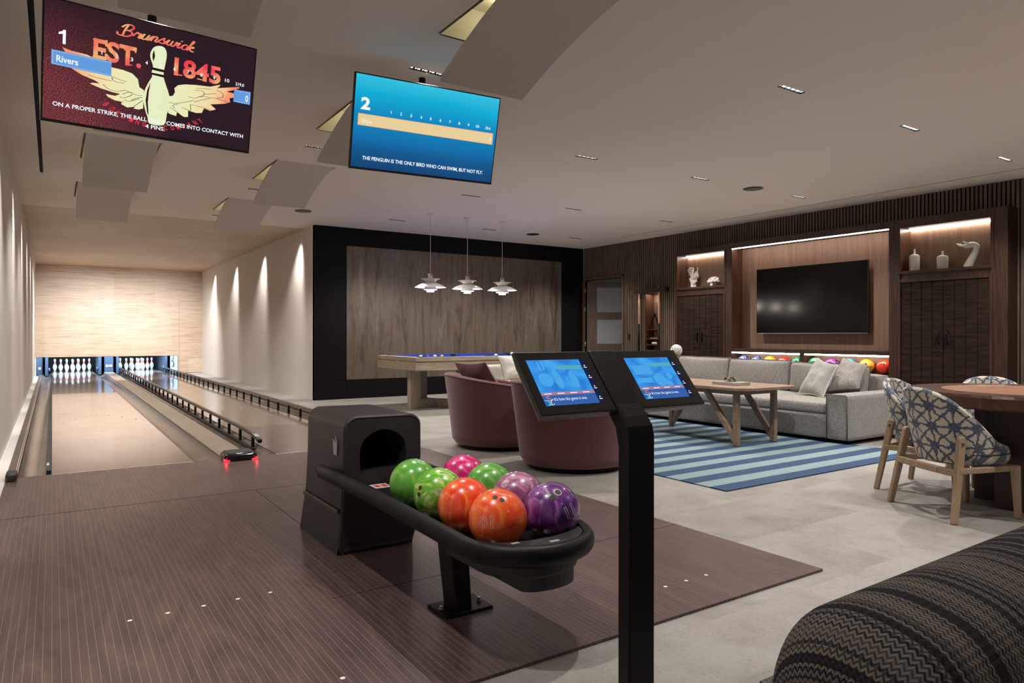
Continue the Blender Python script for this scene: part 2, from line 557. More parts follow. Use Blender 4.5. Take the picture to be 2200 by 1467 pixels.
MT['coffee'] = wood('weathered_oak', (0.175, 0.115, 0.078), (0.29, 0.20, 0.145), 'Y', 0.5, s=5, stretch=12)
MT['oakleg'] = wood('pale_oak_legs', (0.26, 0.175, 0.105), (0.37, 0.265, 0.17), 'Z', 0.45, s=6, stretch=9, bump=0.03)
MT['rosew'] = wood('dark_table_rim', (0.040, 0.016, 0.009), (0.105, 0.045, 0.026), 'X', 0.28, s=5, stretch=12, coat=0.3)
MT['tabletop'] = wood('copper_brown_inlay', (0.20, 0.085, 0.048), (0.33, 0.165, 0.10), 'X', 0.35, s=5, stretch=12, coat=0.2)
MT['shibori'] = shibori()
MT['zigzag'] = zigzag()
MT['rug'] = stripe_rug()
MT['tray'] = mat('grey_concrete', (0.30, 0.275, 0.245), 0.7, var=0.1, vs=40)
MT['plantg'] = mat('sage_green_leaf', (0.16, 0.24, 0.18), 0.5)
MT['plantr'] = mat('rust_leaf', (0.28, 0.10, 0.05), 0.5)
MT['ceramic'] = mat('white_ceramic', (0.72, 0.70, 0.66), 0.45)
MT['plasterobj'] = mat('white_plaster_cast', (0.70, 0.67, 0.62), 0.6, bump=0.1, bs=80)
MT['coral'] = mat('bleached_coral', (0.78, 0.75, 0.70), 0.7, bump=0.8, bs=130)
MT['copper'] = mat('copper_tube', (0.75, 0.40, 0.25), 0.3, 0.4, emit=(1.0, 0.5, 0.3), es=0.18)
MT['led'] = emis('led_strip', (1.0, 0.86, 0.76), 36.0)
MT['ledcell'] = emis('downlight_cell', (1.0, 0.97, 0.94), 2.2)
MT['redled'] = emis('red_light', (1.0, 0.03, 0.05), 2.6)
MT['phwhite'] = emis('lamp_glow', (1.0, 0.86, 0.72), 3.5)
MT['pitpaint'] = mat('blue_grey_machine_paint', (0.035, 0.055, 0.095), 0.45)
MT['pitwhite'] = mat('white_machine_panel', (0.55, 0.62, 0.66), 0.4)
MT['copperp'] = mat('copper_pin', (0.75, 0.35, 0.2), 0.3, 0.8)
MT['skirt'] = mat('pale_painted_ledge', (0.60, 0.58, 0.56), 0.5)


# ------------------------------------------------------------------ mesh builder
class MB:
    def __init__(self):
        self.v, self.f, self.s, self.uv = [], [], [], {}

    def add(self, vs, fs, smooth=False, uvs=None):
        o = len(self.v)
        self.v += [V(p) for p in vs]
        for k, q in enumerate(fs):
            if uvs is not None:
                self.uv[len(self.f)] = [uvs[i] for i in q]
            self.f.append([i + o for i in q])
            self.s.append(smooth)
        return self

    def box(self, x0, x1, y0, y1, z0, z1):
        vs = [(x, y, z) for z in (z0, z1) for y in (y0, y1) for x in (x0, x1)]
        return self.add(vs, [(0, 2, 3, 1), (4, 5, 7, 6), (0, 1, 5, 4), (2, 6, 7, 3), (0, 4, 6, 2), (1, 3, 7, 5)])

    def obox(self, o, a, b, c):
        """box from corner o along the vectors a, b, c"""
        o, a, b, c = V(o), V(a), V(b), V(c)
        vs = [o, o + a, o + b, o + a + b, o + c, o + a + c, o + b + c, o + a + b + c]
        return self.add(vs, [(0, 2, 3, 1), (4, 5, 7, 6), (0, 1, 5, 4), (2, 6, 7, 3), (0, 4, 6, 2), (1, 3, 7, 5)])

    def bar(self, p0, p1, wd, hg, side=None, wd1=None, hg1=None):
        p0, p1 = V(p0), V(p1)
        d = (p1 - p0).normalized()
        s = V(side) if side else (V((0, 0, 1)).cross(d) if abs(d.z) < 0.95 else V((1, 0, 0)))
        s = (s - d * s.dot(d)).normalized()
        n = d.cross(s)
        wd1 = wd if wd1 is None else wd1
        hg1 = hg if hg1 is None else hg1
        vs = [p0 + s * a * wd / 2 + n * b * hg / 2 for a, b in ((-1, -1), (1, -1), (1, 1), (-1, 1))]
        vs += [p1 + s * a * wd1 / 2 + n * b * hg1 / 2 for a, b in ((-1, -1), (1, -1), (1, 1), (-1, 1))]
        return self.add(vs, [(3, 2, 1, 0), (4, 5, 6, 7), (0, 1, 5, 4), (1, 2, 6, 5), (2, 3, 7, 6), (3, 0, 4, 7)])

    def tube(self, pts, r, n=10, closed=False, rz=None, cap=True, smooth=True):
        pts = [V(p) for p in pts]
        N = len(pts)
        rs = r if isinstance(r, (list, tuple)) else [r] * N
        vs, ref = [], None
        for i, p in enumerate(pts):
            if closed:
                d = pts[(i + 1) % N] - pts[i - 1]
            else:
                d = pts[min(i + 1, N - 1)] - pts[max(i - 1, 0)]
            d.normalize()
            if rz:       # keep an upright section
                a = d.cross(V((0, 0, 1))).normalized()
                b = V((0, 0, 1))
            else:
                if ref is None:
                    ref = V((0, 0, 1)) if abs(d.z) < 0.9 else V((1, 0, 0))
                a = (ref - d * ref.dot(d)).normalized()
                ref = a
                b = d.cross(a)
            for k in range(n):
                t = 2 * PI * k / n
                if rz:
                    vs.append(p + a * math.cos(t) * rs[i] + b * math.sin(t) * rz)
                else:
                    vs.append(p + a * math.cos(t) * rs[i] + b * math.sin(t) * rs[i])
        fs = []
        M_ = N if closed else N - 1
        for i in range(M_):
            for k in range(n):
                a0, a1 = i * n + k, i * n + (k + 1) % n
                b0, b1 = ((i + 1) % N) * n + k, ((i + 1) % N) * n + (k + 1) % n
                fs.append((a0, a1, b1, b0))
        if cap and not closed:
            fs.append(tuple(range(n - 1, -1, -1)))
            fs.append(tuple((N - 1) * n + k for k in range(n)))
        return self.add(vs, fs, smooth)

    def cyl(self, p0, p1, r, r1=None, n=20, smooth=True):
        p0, p1 = V(p0), V(p1)
        d = (p1 - p0).normalized()
        a = d.orthogonal().normalized()
        b = d.cross(a)
        r1 = r if r1 is None else r1
        vs = []
        for p, q in ((p0, r), (p1, r1)):
            for k in range(n):
                t = 2 * PI * k / n
                vs.append(p + (a * math.cos(t) + b * math.sin(t)) * q)
        self.add(vs, [(k, (k + 1) % n, n + (k + 1) % n, n + k) for k in range(n)], smooth)
        o = len(self.v) - 2 * n
        self.f.append([o + k for k in range(n - 1, -1, -1)])
        self.f.append([o + n + k for k in range(n)])
        self.s += [False, False]
        return self

    def lathe(self, prof, n=32, c=(0, 0, 0), cap0=False, cap1=False, smooth=True):
        c = V(c)
        vs, fs = [], []
        for (r, z) in prof:
            for k in range(n):
                t = 2 * PI * k / n
                vs.append(c + V((r * math.cos(t), r * math.sin(t), z)))
        for i in range(len(prof) - 1):
            for k in range(n):
                a0, a1 = i * n + k, i * n + (k + 1) % n
                fs.append((a0, a1, a1 + n, a0 + n))
        if cap0:
            fs.append(tuple(range(n - 1, -1, -1)))
        if cap1:
            fs.append(tuple((len(prof) - 1) * n + k for k in range(n)))
        return self.add(vs, fs, smooth)

    def sphere(self, c, r, n=32, mrings=18, sc=(1, 1, 1)):
        c = V(c)
        vs, fs = [], []
        for i in range(mrings + 1):
            ph = PI * i / mrings
            for k in range(n):
                t = 2 * PI * k / n
                vs.append(c + V((r * sc[0] * math.sin(ph) * math.cos(t), r * sc[1] * math.sin(ph) * math.sin(t), r * sc[2] * math.cos(ph))))
        for i in range(mrings):
            for k in range(n):
                a0, a1 = i * n + k, i * n + (k + 1) % n
                if i == 0:
                    fs.append((a0, a0 + n, a1 + n))
                elif i == mrings - 1:
                    fs.append((a0, a0 + n, a1))
                else:
                    fs.append((a0, a0 + n, a1 + n, a1))
        return self.add(vs, fs, True)

    def prism(self, poly, o, ex, ey, dep, smooth=False):
        """polygon (2d) in the plane o, ex, ey, extruded by the vector dep"""
        o, ex, ey, dep = V(o), V(ex), V(ey), V(dep)
        n = len(poly)
        vs = [o + ex * a + ey * b for a, b in poly]
        vs += [p + dep for p in vs]
        fs = [tuple(range(n - 1, -1, -1)), tuple(range(n, 2 * n))]
        self.add(vs, fs)
        oo = len(self.v) - 2 * n
        for k in range(n):
            self.f.append([oo + k, oo + (k + 1) % n, oo + n + (k + 1) % n, oo + n + k])
            self.s.append(smooth)
        return self

    def grid(self, fn, nu, nv, smooth=True, uvf=None, flip=False, closeu=False):
        vs, uvs = [], []
        for j in range(nv + 1):
            for i in range(nu + 1):
                u_, v_ = i / nu, j / nv
                vs.append(V(fn(u_, v_)))
                uvs.append(uvf(u_, v_) if uvf else (u_, v_))
        fs = []
        for j in range(nv):
            for i in range(nu):
                a = j * (nu + 1) + i
                q = (a, a + 1, a + nu + 2, a + nu + 1)
                fs.append(q[::-1] if flip else q)
        return self.add(vs, fs, smooth, uvs)

    def rbox(self, c, h, r, bulge=(0, 0, 0), n=7, wob=0.0, seed=0):
        """soft cushion: rounded box, centre c, half sizes h"""
        c, h = V(c), V(h)
        r = min(r, min(h) * 0.98)
        ts = [math.sin(PI / 2 * (2 * i / (2 * n) * 1.0 - 0.5) * 2) if False else 0 for i in range(1)]
        ts = []
        for i in range(2 * n + 1):
            x = -1 + i / n
            ts.append(math.copysign(abs(x) ** 0.6, x) if x else 0.0)
        for ax in range(3):
            for sg in (-1, 1):
                a1, a2 = (ax + 1) % 3, (ax + 2) % 3
                vs = []
                for tb in ts:
                    for ta in ts:
                        q = [0, 0, 0]
                        q[ax], q[a1], q[a2] = sg, ta, tb
                        p = V([q[i] * h[i] for i in range(3)])
                        cl = V([max(-(h[i] - r), min(h[i] - r, p[i])) for i in range(3)])
                        d = p - cl
                        if d.length > 1e-9:
                            p = cl + d.normalized() * r
                        for i in range(3):
                            j, k = (i + 1) % 3, (i + 2) % 3
                            p[i] += bulge[i] * (p[i] / h[i]) * (1 - (p[j] / h[j]) ** 2) * (1 - (p[k] / h[k]) ** 2)
                        if wob:
                            nv = noise.noise_vector((p + V((seed * 3.1, seed * 1.7, 0))) * 4.0)
                            p += nv * wob
                        vs.append(c + p)
                N = len(ts)
                fs = []
                for j in range(N - 1):
                    for i in range(N - 1):
                        a = j * N + i
                        q = (a, a + 1, a + N + 1, a + N)
                        fs.append(q if sg > 0 else q[::-1])
                self.add(vs, fs, True)
        return self

    def xf(self, M_):
        self.v = [M_ @ p for p in self.v]
        return self

    def build(self, name, m_, parent=None, world=False, bevel=0.0, seg=2, origin=None, merge=False, mods=None):
        vs = self.v
        off = V((0, 0, 0))
        if parent is not None and world:
            M_ = Matrix.Translation(parent.location) @ Matrix.Rotation(parent.rotation_euler.z, 4, 'Z')
            if parent.parent is not None:
                pp = parent.parent
                M_ = Matrix.Translation(pp.location) @ Matrix.Rotation(pp.rotation_euler.z, 4, 'Z') @ M_
            Mi = M_.inverted()
            vs = [Mi @ p for p in vs]
        if parent is None and origin is not None:
            off = V(origin)
            vs = [p - off for p in vs]
        me = bpy.data.meshes.new(name)
        me.from_pydata([tuple(p) for p in vs], [], self.f)
        me.polygons.foreach_set('use_smooth', self.s)
        if self.uv:
            ul = me.uv_layers.new(name='uv')
            for pi, poly in enumerate(me.polygons):
                if pi in self.uv:
                    for li, q in zip(poly.loop_indices, self.uv[pi]):
                        ul.data[li].uv = q
        me.materials.append(m_)
        me.update()
        o = bpy.data.objects.new(name, me)
        C.objects.link(o)
        if parent is not None:
            o.parent = parent
        o.location = off
        if merge:
            wd = o.modifiers.new('weld', 'WELD')
            wd.merge_threshold = 0.0005
        if bevel:
            bv = o.modifiers.new('bevel', 'BEVEL')
            bv.width = bevel
            bv.segments = seg
            bv.limit_method = 'ANGLE'
            bv.angle_limit = math.radians(40)
        return o


def thing(name, label, cat, loc=(0, 0, 0), rz=0.0, group=None):
    o = bpy.data.objects.new(name, None)
    C.objects.link(o)
    o.empty_display_size = 0.1
    o.location = loc
    o.rotation_euler = (0, 0, rz)
    o['label'] = label
    o['category'] = cat
    if group:
        o['group'] = group
    return o


def tag(o, label, cat, group=None, kind=None):
    o['label'] = label
    o['category'] = cat
    if group:
        o['group'] = group
    if kind:
        o['kind'] = kind
    return o


def struct(name, mb, m_, parent=None, **k):
    o = mb.build(name, m_, parent, **k)
    if parent is None:
        o['kind'] = 'structure'
    return o


def copy_tree(o, parent=None):
    c = o.copy()
    C.objects.link(c)
    c.parent = parent
    for ch in list(o.children):
        copy_tree(ch, c)
    return c


def spot(name, loc, tgt, watts, col, angle, blend=0.6, size=0.03, parent=None):
    l = bpy.data.lights.new(name, 'SPOT')
    l.energy = watts
    l.color = col
    l.spot_size = math.radians(angle)
    l.spot_blend = blend
    l.shadow_soft_size = size
    o = bpy.data.objects.new(name, l)
    C.objects.link(o)
    loc, tgt = V(loc), V(tgt)
    o.location = loc
    o.rotation_euler = (tgt - loc).to_track_quat('-Z', 'Y').to_euler()
    if parent:
        o.parent = parent
        o.location = loc - parent.location
    return o


def area(name, loc, tgt, watts, col, sx, sy, parent=None, spread=180):
    l = bpy.data.lights.new(name, 'AREA')
    l.shape = 'RECTANGLE'
    l.size, l.size_y = sx, sy
    l.energy = watts
    l.color = col
    l.spread = math.radians(spread)
    o = bpy.data.objects.new(name, l)
    C.objects.link(o)
    loc, tgt = V(loc), V(tgt)
    o.location = loc
    o.rotation_euler = (tgt - loc).to_track_quat('-Z', 'Y').to_euler()
    if parent:
        o.parent = parent
        o.location = loc - parent.location
    return o


def text_geo(s, size=1.0, align='LEFT', shear=0.0, bold=0.0, outline=0.0, space=1.0):
    """flat text as (verts, faces); x to the right, y up, baseline at 0"""
    cu = bpy.data.curves.new('t', 'FONT')
    cu.body = s
    cu.size = size
    cu.align_x = align
    cu.shear = shear
    cu.space_character = space
    cu.resolution_u = 3
    if outline:
        cu.fill_mode = 'NONE'
        cu.bevel_depth = outline
        cu.bevel_resolution = 0
        cu.resolution_u = 4
    elif bold:
        cu.offset = bold
    o = bpy.data.objects.new('t', cu)
    C.objects.link(o)
    dg = bpy.context.evaluated_depsgraph_get()
    me = bpy.data.meshes.new_from_object(o.evaluated_get(dg))
    vs = [tuple(v.co) for v in me.vertices]
    fs = [tuple(p.vertices) for p in me.polygons]
    bpy.data.objects.remove(o)
    bpy.data.curves.remove(cu)
    bpy.data.meshes.remove(me)
    return vs, fs


def fit_text(s, x0, x1, y0, h, shear=0.0, bold=0.0, space=1.0):
    """text scaled to span x0..x1 with cap height h, baseline y0"""
    vs, fs = text_geo(s, 1.0, shear=shear, bold=bold, space=space)
    xs = [v[0] for v in vs]
    ys = [v[1] for v in text_geo('H', 1.0)[0]]
    kx = (x1 - x0) / (max(xs) - min(xs))
    ky = h / max(ys)
    return [(x0 + (v[0] - min(xs)) * kx, y0 + v[1] * ky, 0) for v in vs], fs


def catmull(pts, k=6, closed=False):
    out = []
    n = len(pts)
    rng = range(n) if closed else range(n - 1)
    for i in rng:
        if closed:
            p0, p1, p2, p3 = pts[i - 1], pts[i], pts[(i + 1) % n], pts[(i + 2) % n]
        else:
            p0, p1, p2, p3 = pts[max(i - 1, 0)], pts[i], pts[i + 1], pts[min(i + 2, n - 1)]
        for j in range(k):
            t = j / k
            out.append(tuple(0.5 * (2 * b + (c - a) * t + (2 * a - 5 * b + 4 * c - d) * t * t + (3 * b - a - 3 * c + d) * t ** 3) for a, b, c, d in zip(p0, p1, p2, p3)))
    if not closed:
        out.append(tuple(pts[-1]))
    return out


def one_shape(x, y, h):
    """a plain sans numeral one: stem with a short flag, left foot at x, baseline y, height h"""
    w_ = h * 0.19
    return [(x + h * 0.26, y), (x + h * 0.26 + w_, y), (x + h * 0.26 + w_, y + h), (x + h * 0.30, y + h), (x + h * 0.20, y + h * 0.86), (x, y + h * 0.78), (x, y + h * 0.62), (x + h * 0.26, y + h * 0.70)]


def ribbon(mb, pts, wd, tf):
    """flat ribbon through 2d points; tf maps (x, y) to 3d; wd width or list"""
    n = len(pts)
    ws = wd if isinstance(wd, list) else [wd] * n
    L, R = [], []
    for i, p in enumerate(pts):
        a, b = pts[max(i - 1, 0)], pts[min(i + 1, n - 1)]
        dx, dy = b[0] - a[0], b[1] - a[1]
        l = math.hypot(dx, dy) or 1
        nx, ny = -dy / l, dx / l
        L.append(tf(p[0] + nx * ws[i] / 2, p[1] + ny * ws[i] / 2))
        R.append(tf(p[0] - nx * ws[i] / 2, p[1] - ny * ws[i] / 2))
    vs = L + R
    mb.add(vs, [(n + i, n + i + 1, i + 1, i) for i in range(n - 1)])
    return mb


def cutrect(mb, x0, x1, y0, y1, z, holes, flip=False):
    xs = sorted(set([x0, x1] + [h[0] for h in holes if x0 < h[0] < x1] + [h[1] for h in holes if x0 < h[1] < x1]))
    ys = sorted(set([y0, y1] + [h[2] for h in holes if y0 < h[2] < y1] + [h[3] for h in holes if y0 < h[3] < y1]))
    idx = {}
    vs, fs = [], []

    def vid(i, j):
        if (i, j) not in idx:
            idx[(i, j)] = len(vs)
            vs.append((xs[i], ys[j], z))
        return idx[(i, j)]
    for i in range(len(xs) - 1):
        for j in range(len(ys) - 1):
            cx, cy = (xs[i] + xs[i + 1]) / 2, (ys[j] + ys[j + 1]) / 2
            if any(h[0] < cx < h[1] and h[2] < cy < h[3] for h in holes):
                continue
            q = (vid(i, j), vid(i + 1, j), vid(i + 1, j + 1), vid(i, j + 1))
            fs.append(q[::-1] if flip else q)
    mb.add(vs, fs)
    return mb


# ------------------------------------------------------------------ room shell
def yz(mb_src, x):
    """turn a flat xy sheet into a yz sheet at x"""
    mb_src.v = [V((x, p.x, p.y)) for p in mb_src.v]
    return mb_src


DX = [(4.81, 'above the red tub chairs'), (6.62, 'above the coffee table side'), (8.63, 'nearest the slatted wall')]
DY = [(0.82, 'behind the viewer'), (3.28, 'first row ahead'), (5.77, 'second row'), (8.24, 'third row'), (10.69, 'row nearest the stone wall')]
LX = [(0.52, 'over the left lane'), (2.29, 'over the right lane')]
LY = [(2.07, 'over the ball return'), (4.54, 'above the score screen'), (7.01, 'second along the lane'), (9.47, 'third along the lane'), (11.90, 'nearest the timber ceiling')]
lights = [(x, y, a + ', ' + b) for x, a in DX for y, b in DY] + [(x, y, a + ', ' + b) for x, a in LX for y, b in LY]
lights += [(2.4, -1.4, 'behind the viewer on the left'), (6.0, -1.4, 'behind the viewer on the right')]
FW, FL, FD = 0.63, 1.12, 0.305
flaps = [(xc, yf) for xc in (0.268, 2.063) for yf in (3.92, 6.39, 8.85, 11.36)]
holes = [(x - 0.15, x + 0.15, y - 0.024, y + 0.024) for x, y, _ in lights]
holes += [(x, x + FW, y - FL, y) for x, y in flaps]
holes += [(-0.125, -0.09, -3.0, 10.05)]
mb = cutrect(MB(), XL, 9.95, -3.0, 12.47, ZC, holes, flip=True)
struct('ceiling', mb, MT['ceiling'])
struct('trim_1', MB().box(-0.125, -0.09, -3.0, 10.05, ZC + 0.03, ZC + 0.05), MT['void'])
struct('trim_2', MB().box(9.275, 9.284, -3.0, 10.06, ZC - 0.0015, ZC + 0.002), mat('shadow_gap', (0.02, 0.016, 0.014), 0.9))
struct('ceiling', MB().box(XL, XA, 12.47, YM, ZC, ZC + 0.05), MT['clad'])

fl_ = cutrect(MB(), XL, 13.0, -3.0, 13.5, ZF, [(XL, 3.30, 6.70, 13.5), (XL, 3.11, 1.947, 6.70)])
struct('floor', fl_, MT['floor'])
struct('floor', MB().box(3.30, XA, 13.5, YM, ZF - 0.02, ZF), MT['floor'])
struct('wall_left', MB().box(XL - 0.1, XL, -3.0, 26.8, ZF - 0.1, ZC + 0.3), MT['plaster'])
struct('baseboard_left', MB().box(XL, -0.30, -3.0, 22.77, ZF - 0.1, 0.004), MT['skirt'])
struct('wall_alley', MB().box(XA, XA + 0.1, YS + 0.02, YM + 0.1, ZF, ZC), MT['plaster'])
mk = MB().box(XL, XA, YM, YM + 0.04, 0.515, ZC)
mk.box(3.144, XA, YM, YM + 0.04, 0.0, 0.515)
struct('wall_far', mk, MT['clad'])
struct('trim_3', MB().box(XL, 3.144, YM + 0.001, YM + 0.045, 0.505, 0.515).box(3.138, 3.146, YM - 0.002, YM + 0.045, 0.0, 0.515), MT['blackm'])
# right alley access-panel outline on the mask
struct('trim_4', MB().box(3.17, 3.176, YM - 0.0015, YM, 0.04, 2.14).box(3.17, 3.74, YM - 0.0015, YM, 2.137, 2.143), mat('panel_joint', (0.25, 0.16, 0.10), 0.8))

# black steel panels round the stone slab
bw = MB()
bw.box(XA, 9.86, YS + 0.012, YS + 0.1, ZF, ZC)
for a, b_, c_, d_ in ((XA, 4.385, ZF, 0.333), (4.389, 9.241, ZF, 0.333), (9.245, 9.85, ZF, 0.333),
                      (XA, 4.385, 0.337, 2.726), (9.245, 9.85, 0.337, 2.726),
                      (XA, 4.385, 2.730, ZC), (4.389, 9.241, 2.730, ZC), (9.245, 9.85, 2.730, ZC)):
    bw.box(a, b_, YS, YS + 0.013, c_, d_)
struct('wall_back', bw, MT['blackpanel'])
struct('trim_5', MB().box(4.389, 9.241, YS + 0.004, YS + 0.014, 0.333, 2.730), MT['slab'])

# slatted wall
DOY0, DOY1, DOZ = 10.65, 11.87, 2.345
ALY0, ALY1, ALZ0, ALZ1 = 9.613, 9.987, 0.55, 1.97
back = yz(cutrect(MB(), -3.0, YS, ZF, ZC, 0, [(DOY0, DOY1, ZF, DOZ), (ALY0, ALY1, ALZ0, ALZ1)]), 9.872)
y = -2.98
while y < YS - 0.02:
    segs = [(ZF, ZC)]
    if DOY0 - 0.05 < y + 0.014 < DOY1 + 0.05:
        segs = [(DOZ + 0.05, ZC)]
    elif ALY0 - 0.02 < y + 0.014 < ALY1 + 0.02:
        segs = [(ZF, ALZ0 - 0.02), (ALZ1 + 0.02, ZC)]
    elif 3.62 < y < 8.92:
        segs = [(2.5, ZC)]
    for a, b_ in segs:
        back.box(9.85, 9.873, y, y + 0.030, a, b_)
    y += 0.0505
struct('wall_right', back, MT['slat'])
back2 = yz(cutrect(MB(), -3.0, YS, ZF, ZC, 0, [(DOY0, DOY1, ZF, DOZ), (ALY0, ALY1, ALZ0, ALZ1)]), 9.8715)
struct('wall_right', back2, MT['slatback'])
sh = MB().box(9.874, 10.0, DOY1, 13.2, ZF, ZC).box(9.874, 10.0, ALY1 + 0.02, DOY0, ZF, ZC)
sh.box(9.874, 10.0, DOY0, DOY1, DOZ, ZC)
struct('wall_right', sh, MT['plaster'])
# wall behind the viewer; wide opening added to let world fill light in
wf = MB().box(XL, 1.2, -3.1, -3.0, ZF, ZC).box(8.6, 9.95, -3.1, -3.0, ZF, ZC).box(1.2, 8.6, -3.1, -3.0, 2.7, ZC)
struct('wall_front', wf, MT['plaster'])

# the room beyond the door
nr = MB().box(13.0, 13.1, 8.0, 13.6, ZF, ZC).box(9.9, 13.1, 13.5, 13.6, ZF, ZC).box(10.0, 13.1, 8.0, 8.1, ZF, ZC).box(9.95, 13.1, 8.0, 13.6, ZC, ZC + 0.1)
struct('wall_next_room', nr, MT['plaster'])
lt = spot('next_room_lamp', (11.3, 10.7, 2.95), (11.3, 10.7, 0), 70, COOL, 150, 0.8, 0.1)

# door with its frame
struct('trim_6', MB().box(9.835, 10.0, DOY1, DOY1 + 0.05, ZF, DOZ + 0.05).box(9.835, 10.0, DOY0 - 0.05, DOY0, ZF, DOZ + 0.05).box(9.835, 10.0, DOY0 - 0.05, DOY1 + 0.05, DOZ, DOZ + 0.05), MT['oakframe'])
dr = thing('door_1', 'oak door with stacked frosted glass panes standing half open', 'door', (9.90, 11.85, ZF))
dr['kind'] = 'structure'
dd = V((0.83, -0.557, 0)).normalized()
dn = V((dd.y, -dd.x, 0)) * 0.042
leaf = MB()
W_, H_ = 0.98, 2.33
PZ = [(0.35, 0.80), (0.957, 1.50), (1.655, 2.205)]


def lf(s0, s1, z0, z1, mbx, t0=0.0, t1=1.0):
    mbx.obox(dd * s0 + dn * t0 + V((0, 0, z0)), dd * (s1 - s0), dn * (t1 - t0), V((0, 0, z1 - z0)))


lf(0, 0.22, 0, H_, leaf)
lf(W_ - 0.14, W_, 0, H_, leaf)
z0 = 0.0
for a, b_ in PZ + [(H_, H_)]:
    lf(0.22, W_ - 0.14, z0, a, leaf)
    z0 = b_
leaf.build('door_leaf', MT['oakframe'], dr)
gl = mat('frosted_glass', (0.50, 0.50, 0.52), 0.22)
gl.node_tree.nodes['Principled BSDF'].inputs['Transmission Weight'].default_value = 0.45
for a, b_ in PZ:
    g = MB()
    lf(0.22, W_ - 0.14, a, b_, g, 0.35, 0.6)
    g.build('glass_pane', gl, dr)
for z in (2.14, 1.72, 0.94, 0.2):
    MB().cyl((-0.035, 0.01, z - 0.05), (-0.035, 0.01, z + 0.05), 0.011, n=10).box(-0.06, -0.01, 0.014, 0.018, z - 0.045, z + 0.045).build('hinge', MT['steel'], dr)


# ------------------------------------------------------------------ ceiling fixtures
fx = MB().box(-0.15, 0.15, -0.024, -0.0225, -0.001, 0.05).box(-0.15, 0.15, 0.0225, 0.024, -0.001, 0.05)
fx.box(-0.15, -0.1485, -0.024, 0.024, -0.001, 0.05).box(0.1485, 0.15, -0.024, 0.024, -0.001, 0.05).box(-0.15, 0.15, -0.024, 0.024, 0.045, 0.05)
cl = MB()
for k in range(10):
    x = -0.1305 + k * 0.029
    cl.prism([(x - 0.011, -0.017), (x + 0.011, -0.017), (x, 0.017)], (0, 0, 0.006 if k % 2 else 0.008), (1, 0, 0), (0, 1 if k % 2 else -1, 0), (0, 0, 0.004))
first = None
for x, y, lab in lights:
    if first is None:
        t0 = thing('recessed_downlight', '', 'downlight', (x, y, ZC))
        fx.build('trim_box', MT['black'], t0)
        cl.build('light_cells', MT['ledcell'], t0)
        first = t0
        o = t0
    else:
        o = copy_tree(first)
        o.location = (x, y, ZC)
    o['label'] = 'slim slot downlight, ' + lab
    o['category'] = 'downlight'
    o['group'] = 'linear slot downlights in the ceiling'
for x, y, lab in lights:
    k = 1.0
    if x < 3:
        k = 0.62
    spot('downlight_beam', (x, y, ZC - 0.004), (x, y, 0), P_DOWN * k, NEUT, 118, 0.75, 0.035)

for k, (x, y, r, lab) in enumerate(((7.637, 5.768, 0.125, 'round black ceiling speaker grille nearest the television wall'),
                                    (3.235, 10.70, 0.125, 'round black ceiling speaker grille beside the lane flaps'),
                                    (7.615, 10.71, 0.125, 'round black ceiling speaker grille right of the pendant lamps'))):
    o = MB().cyl((0, 0, -0.006), (0, 0, 0.0), r, r, 40).cyl((0, 0, -0.009), (0, 0, -0.006), r * 0.93, r * 0.95, 40).build('ceiling_speaker', MT['blackm'])
    o.location = (x, y, ZC)
    tag(o, lab, 'speaker', 'ceiling speakers')

# curved flaps bent down out of the ceiling
names = {0.268: 'left lane', 2.063: 'right lane'}
ords = ['nearest', 'second', 'third', 'farthest']
fl0 = None
for xc, yf in flaps:
    if fl0 is None:
        fp = MB()
        fp.grid(lambda a, b_: (a * FW, -FL + b_ * FL, -FD * b_ ** 1.55), 1, 22, flip=True)
        fp.grid(lambda a, b_: (a * FW, -FL + b_ * FL, 0.028 - FD * b_ ** 1.55), 1, 22)
        fp.grid(lambda a, b_: (0, -FL + b_ * FL, 0.028 * a - FD * b_ ** 1.55), 1, 22)
        fp.grid(lambda a, b_: (FW, -FL + b_ * FL, 0.028 * a - FD * b_ ** 1.55), 1, 22, flip=True)
        fp.add([(0, 0, -FD), (FW, 0, -FD), (FW, 0, -FD + 0.028), (0, 0, -FD + 0.028)], [(3, 2, 1, 0)])
        t0 = thing('ceiling_flap', '', 'ceiling flap', (xc, yf, ZC))
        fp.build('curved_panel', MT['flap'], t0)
        rb = MB().box(0, FW, -FL, 0, 0.22, 0.24).box(-0.02, 0, -FL, 0, 0.0, 0.24).box(FW, FW + 0.02, -FL, 0, 0.0, 0.24).box(0, FW, 0, 0.02, 0.0, 0.24).box(0, FW, -FL - 0.02, -FL, 0.03, 0.24)
        rb.build('recess_box', MT['recess'], t0)
        fl0 = o = t0
    else:
        o = copy_tree(fl0)
        o.location = (xc, yf, ZC)
    k = [3.92, 6.39, 8.85, 11.36].index(yf)
    o['label'] = 'grey curved ceiling flap over the %s, %s of its row of four' % (names[xc], ords[k])
    o['category'] = 'ceiling flap'
    o['group'] = 'curved flaps bent down from the ceiling'
    lp = bpy.data.lights.new('flap_recess_lamp', 'POINT')
    lp.energy = 1.3
    lp.color = (1.0, 0.88, 0.6)
    lp.shadow_soft_size = 0.03
    lo = bpy.data.objects.new('flap_recess_lamp', lp)
    C.objects.link(lo)
    lo.location = (xc + FW * 0.5, yf - 0.25, ZC + 0.15)

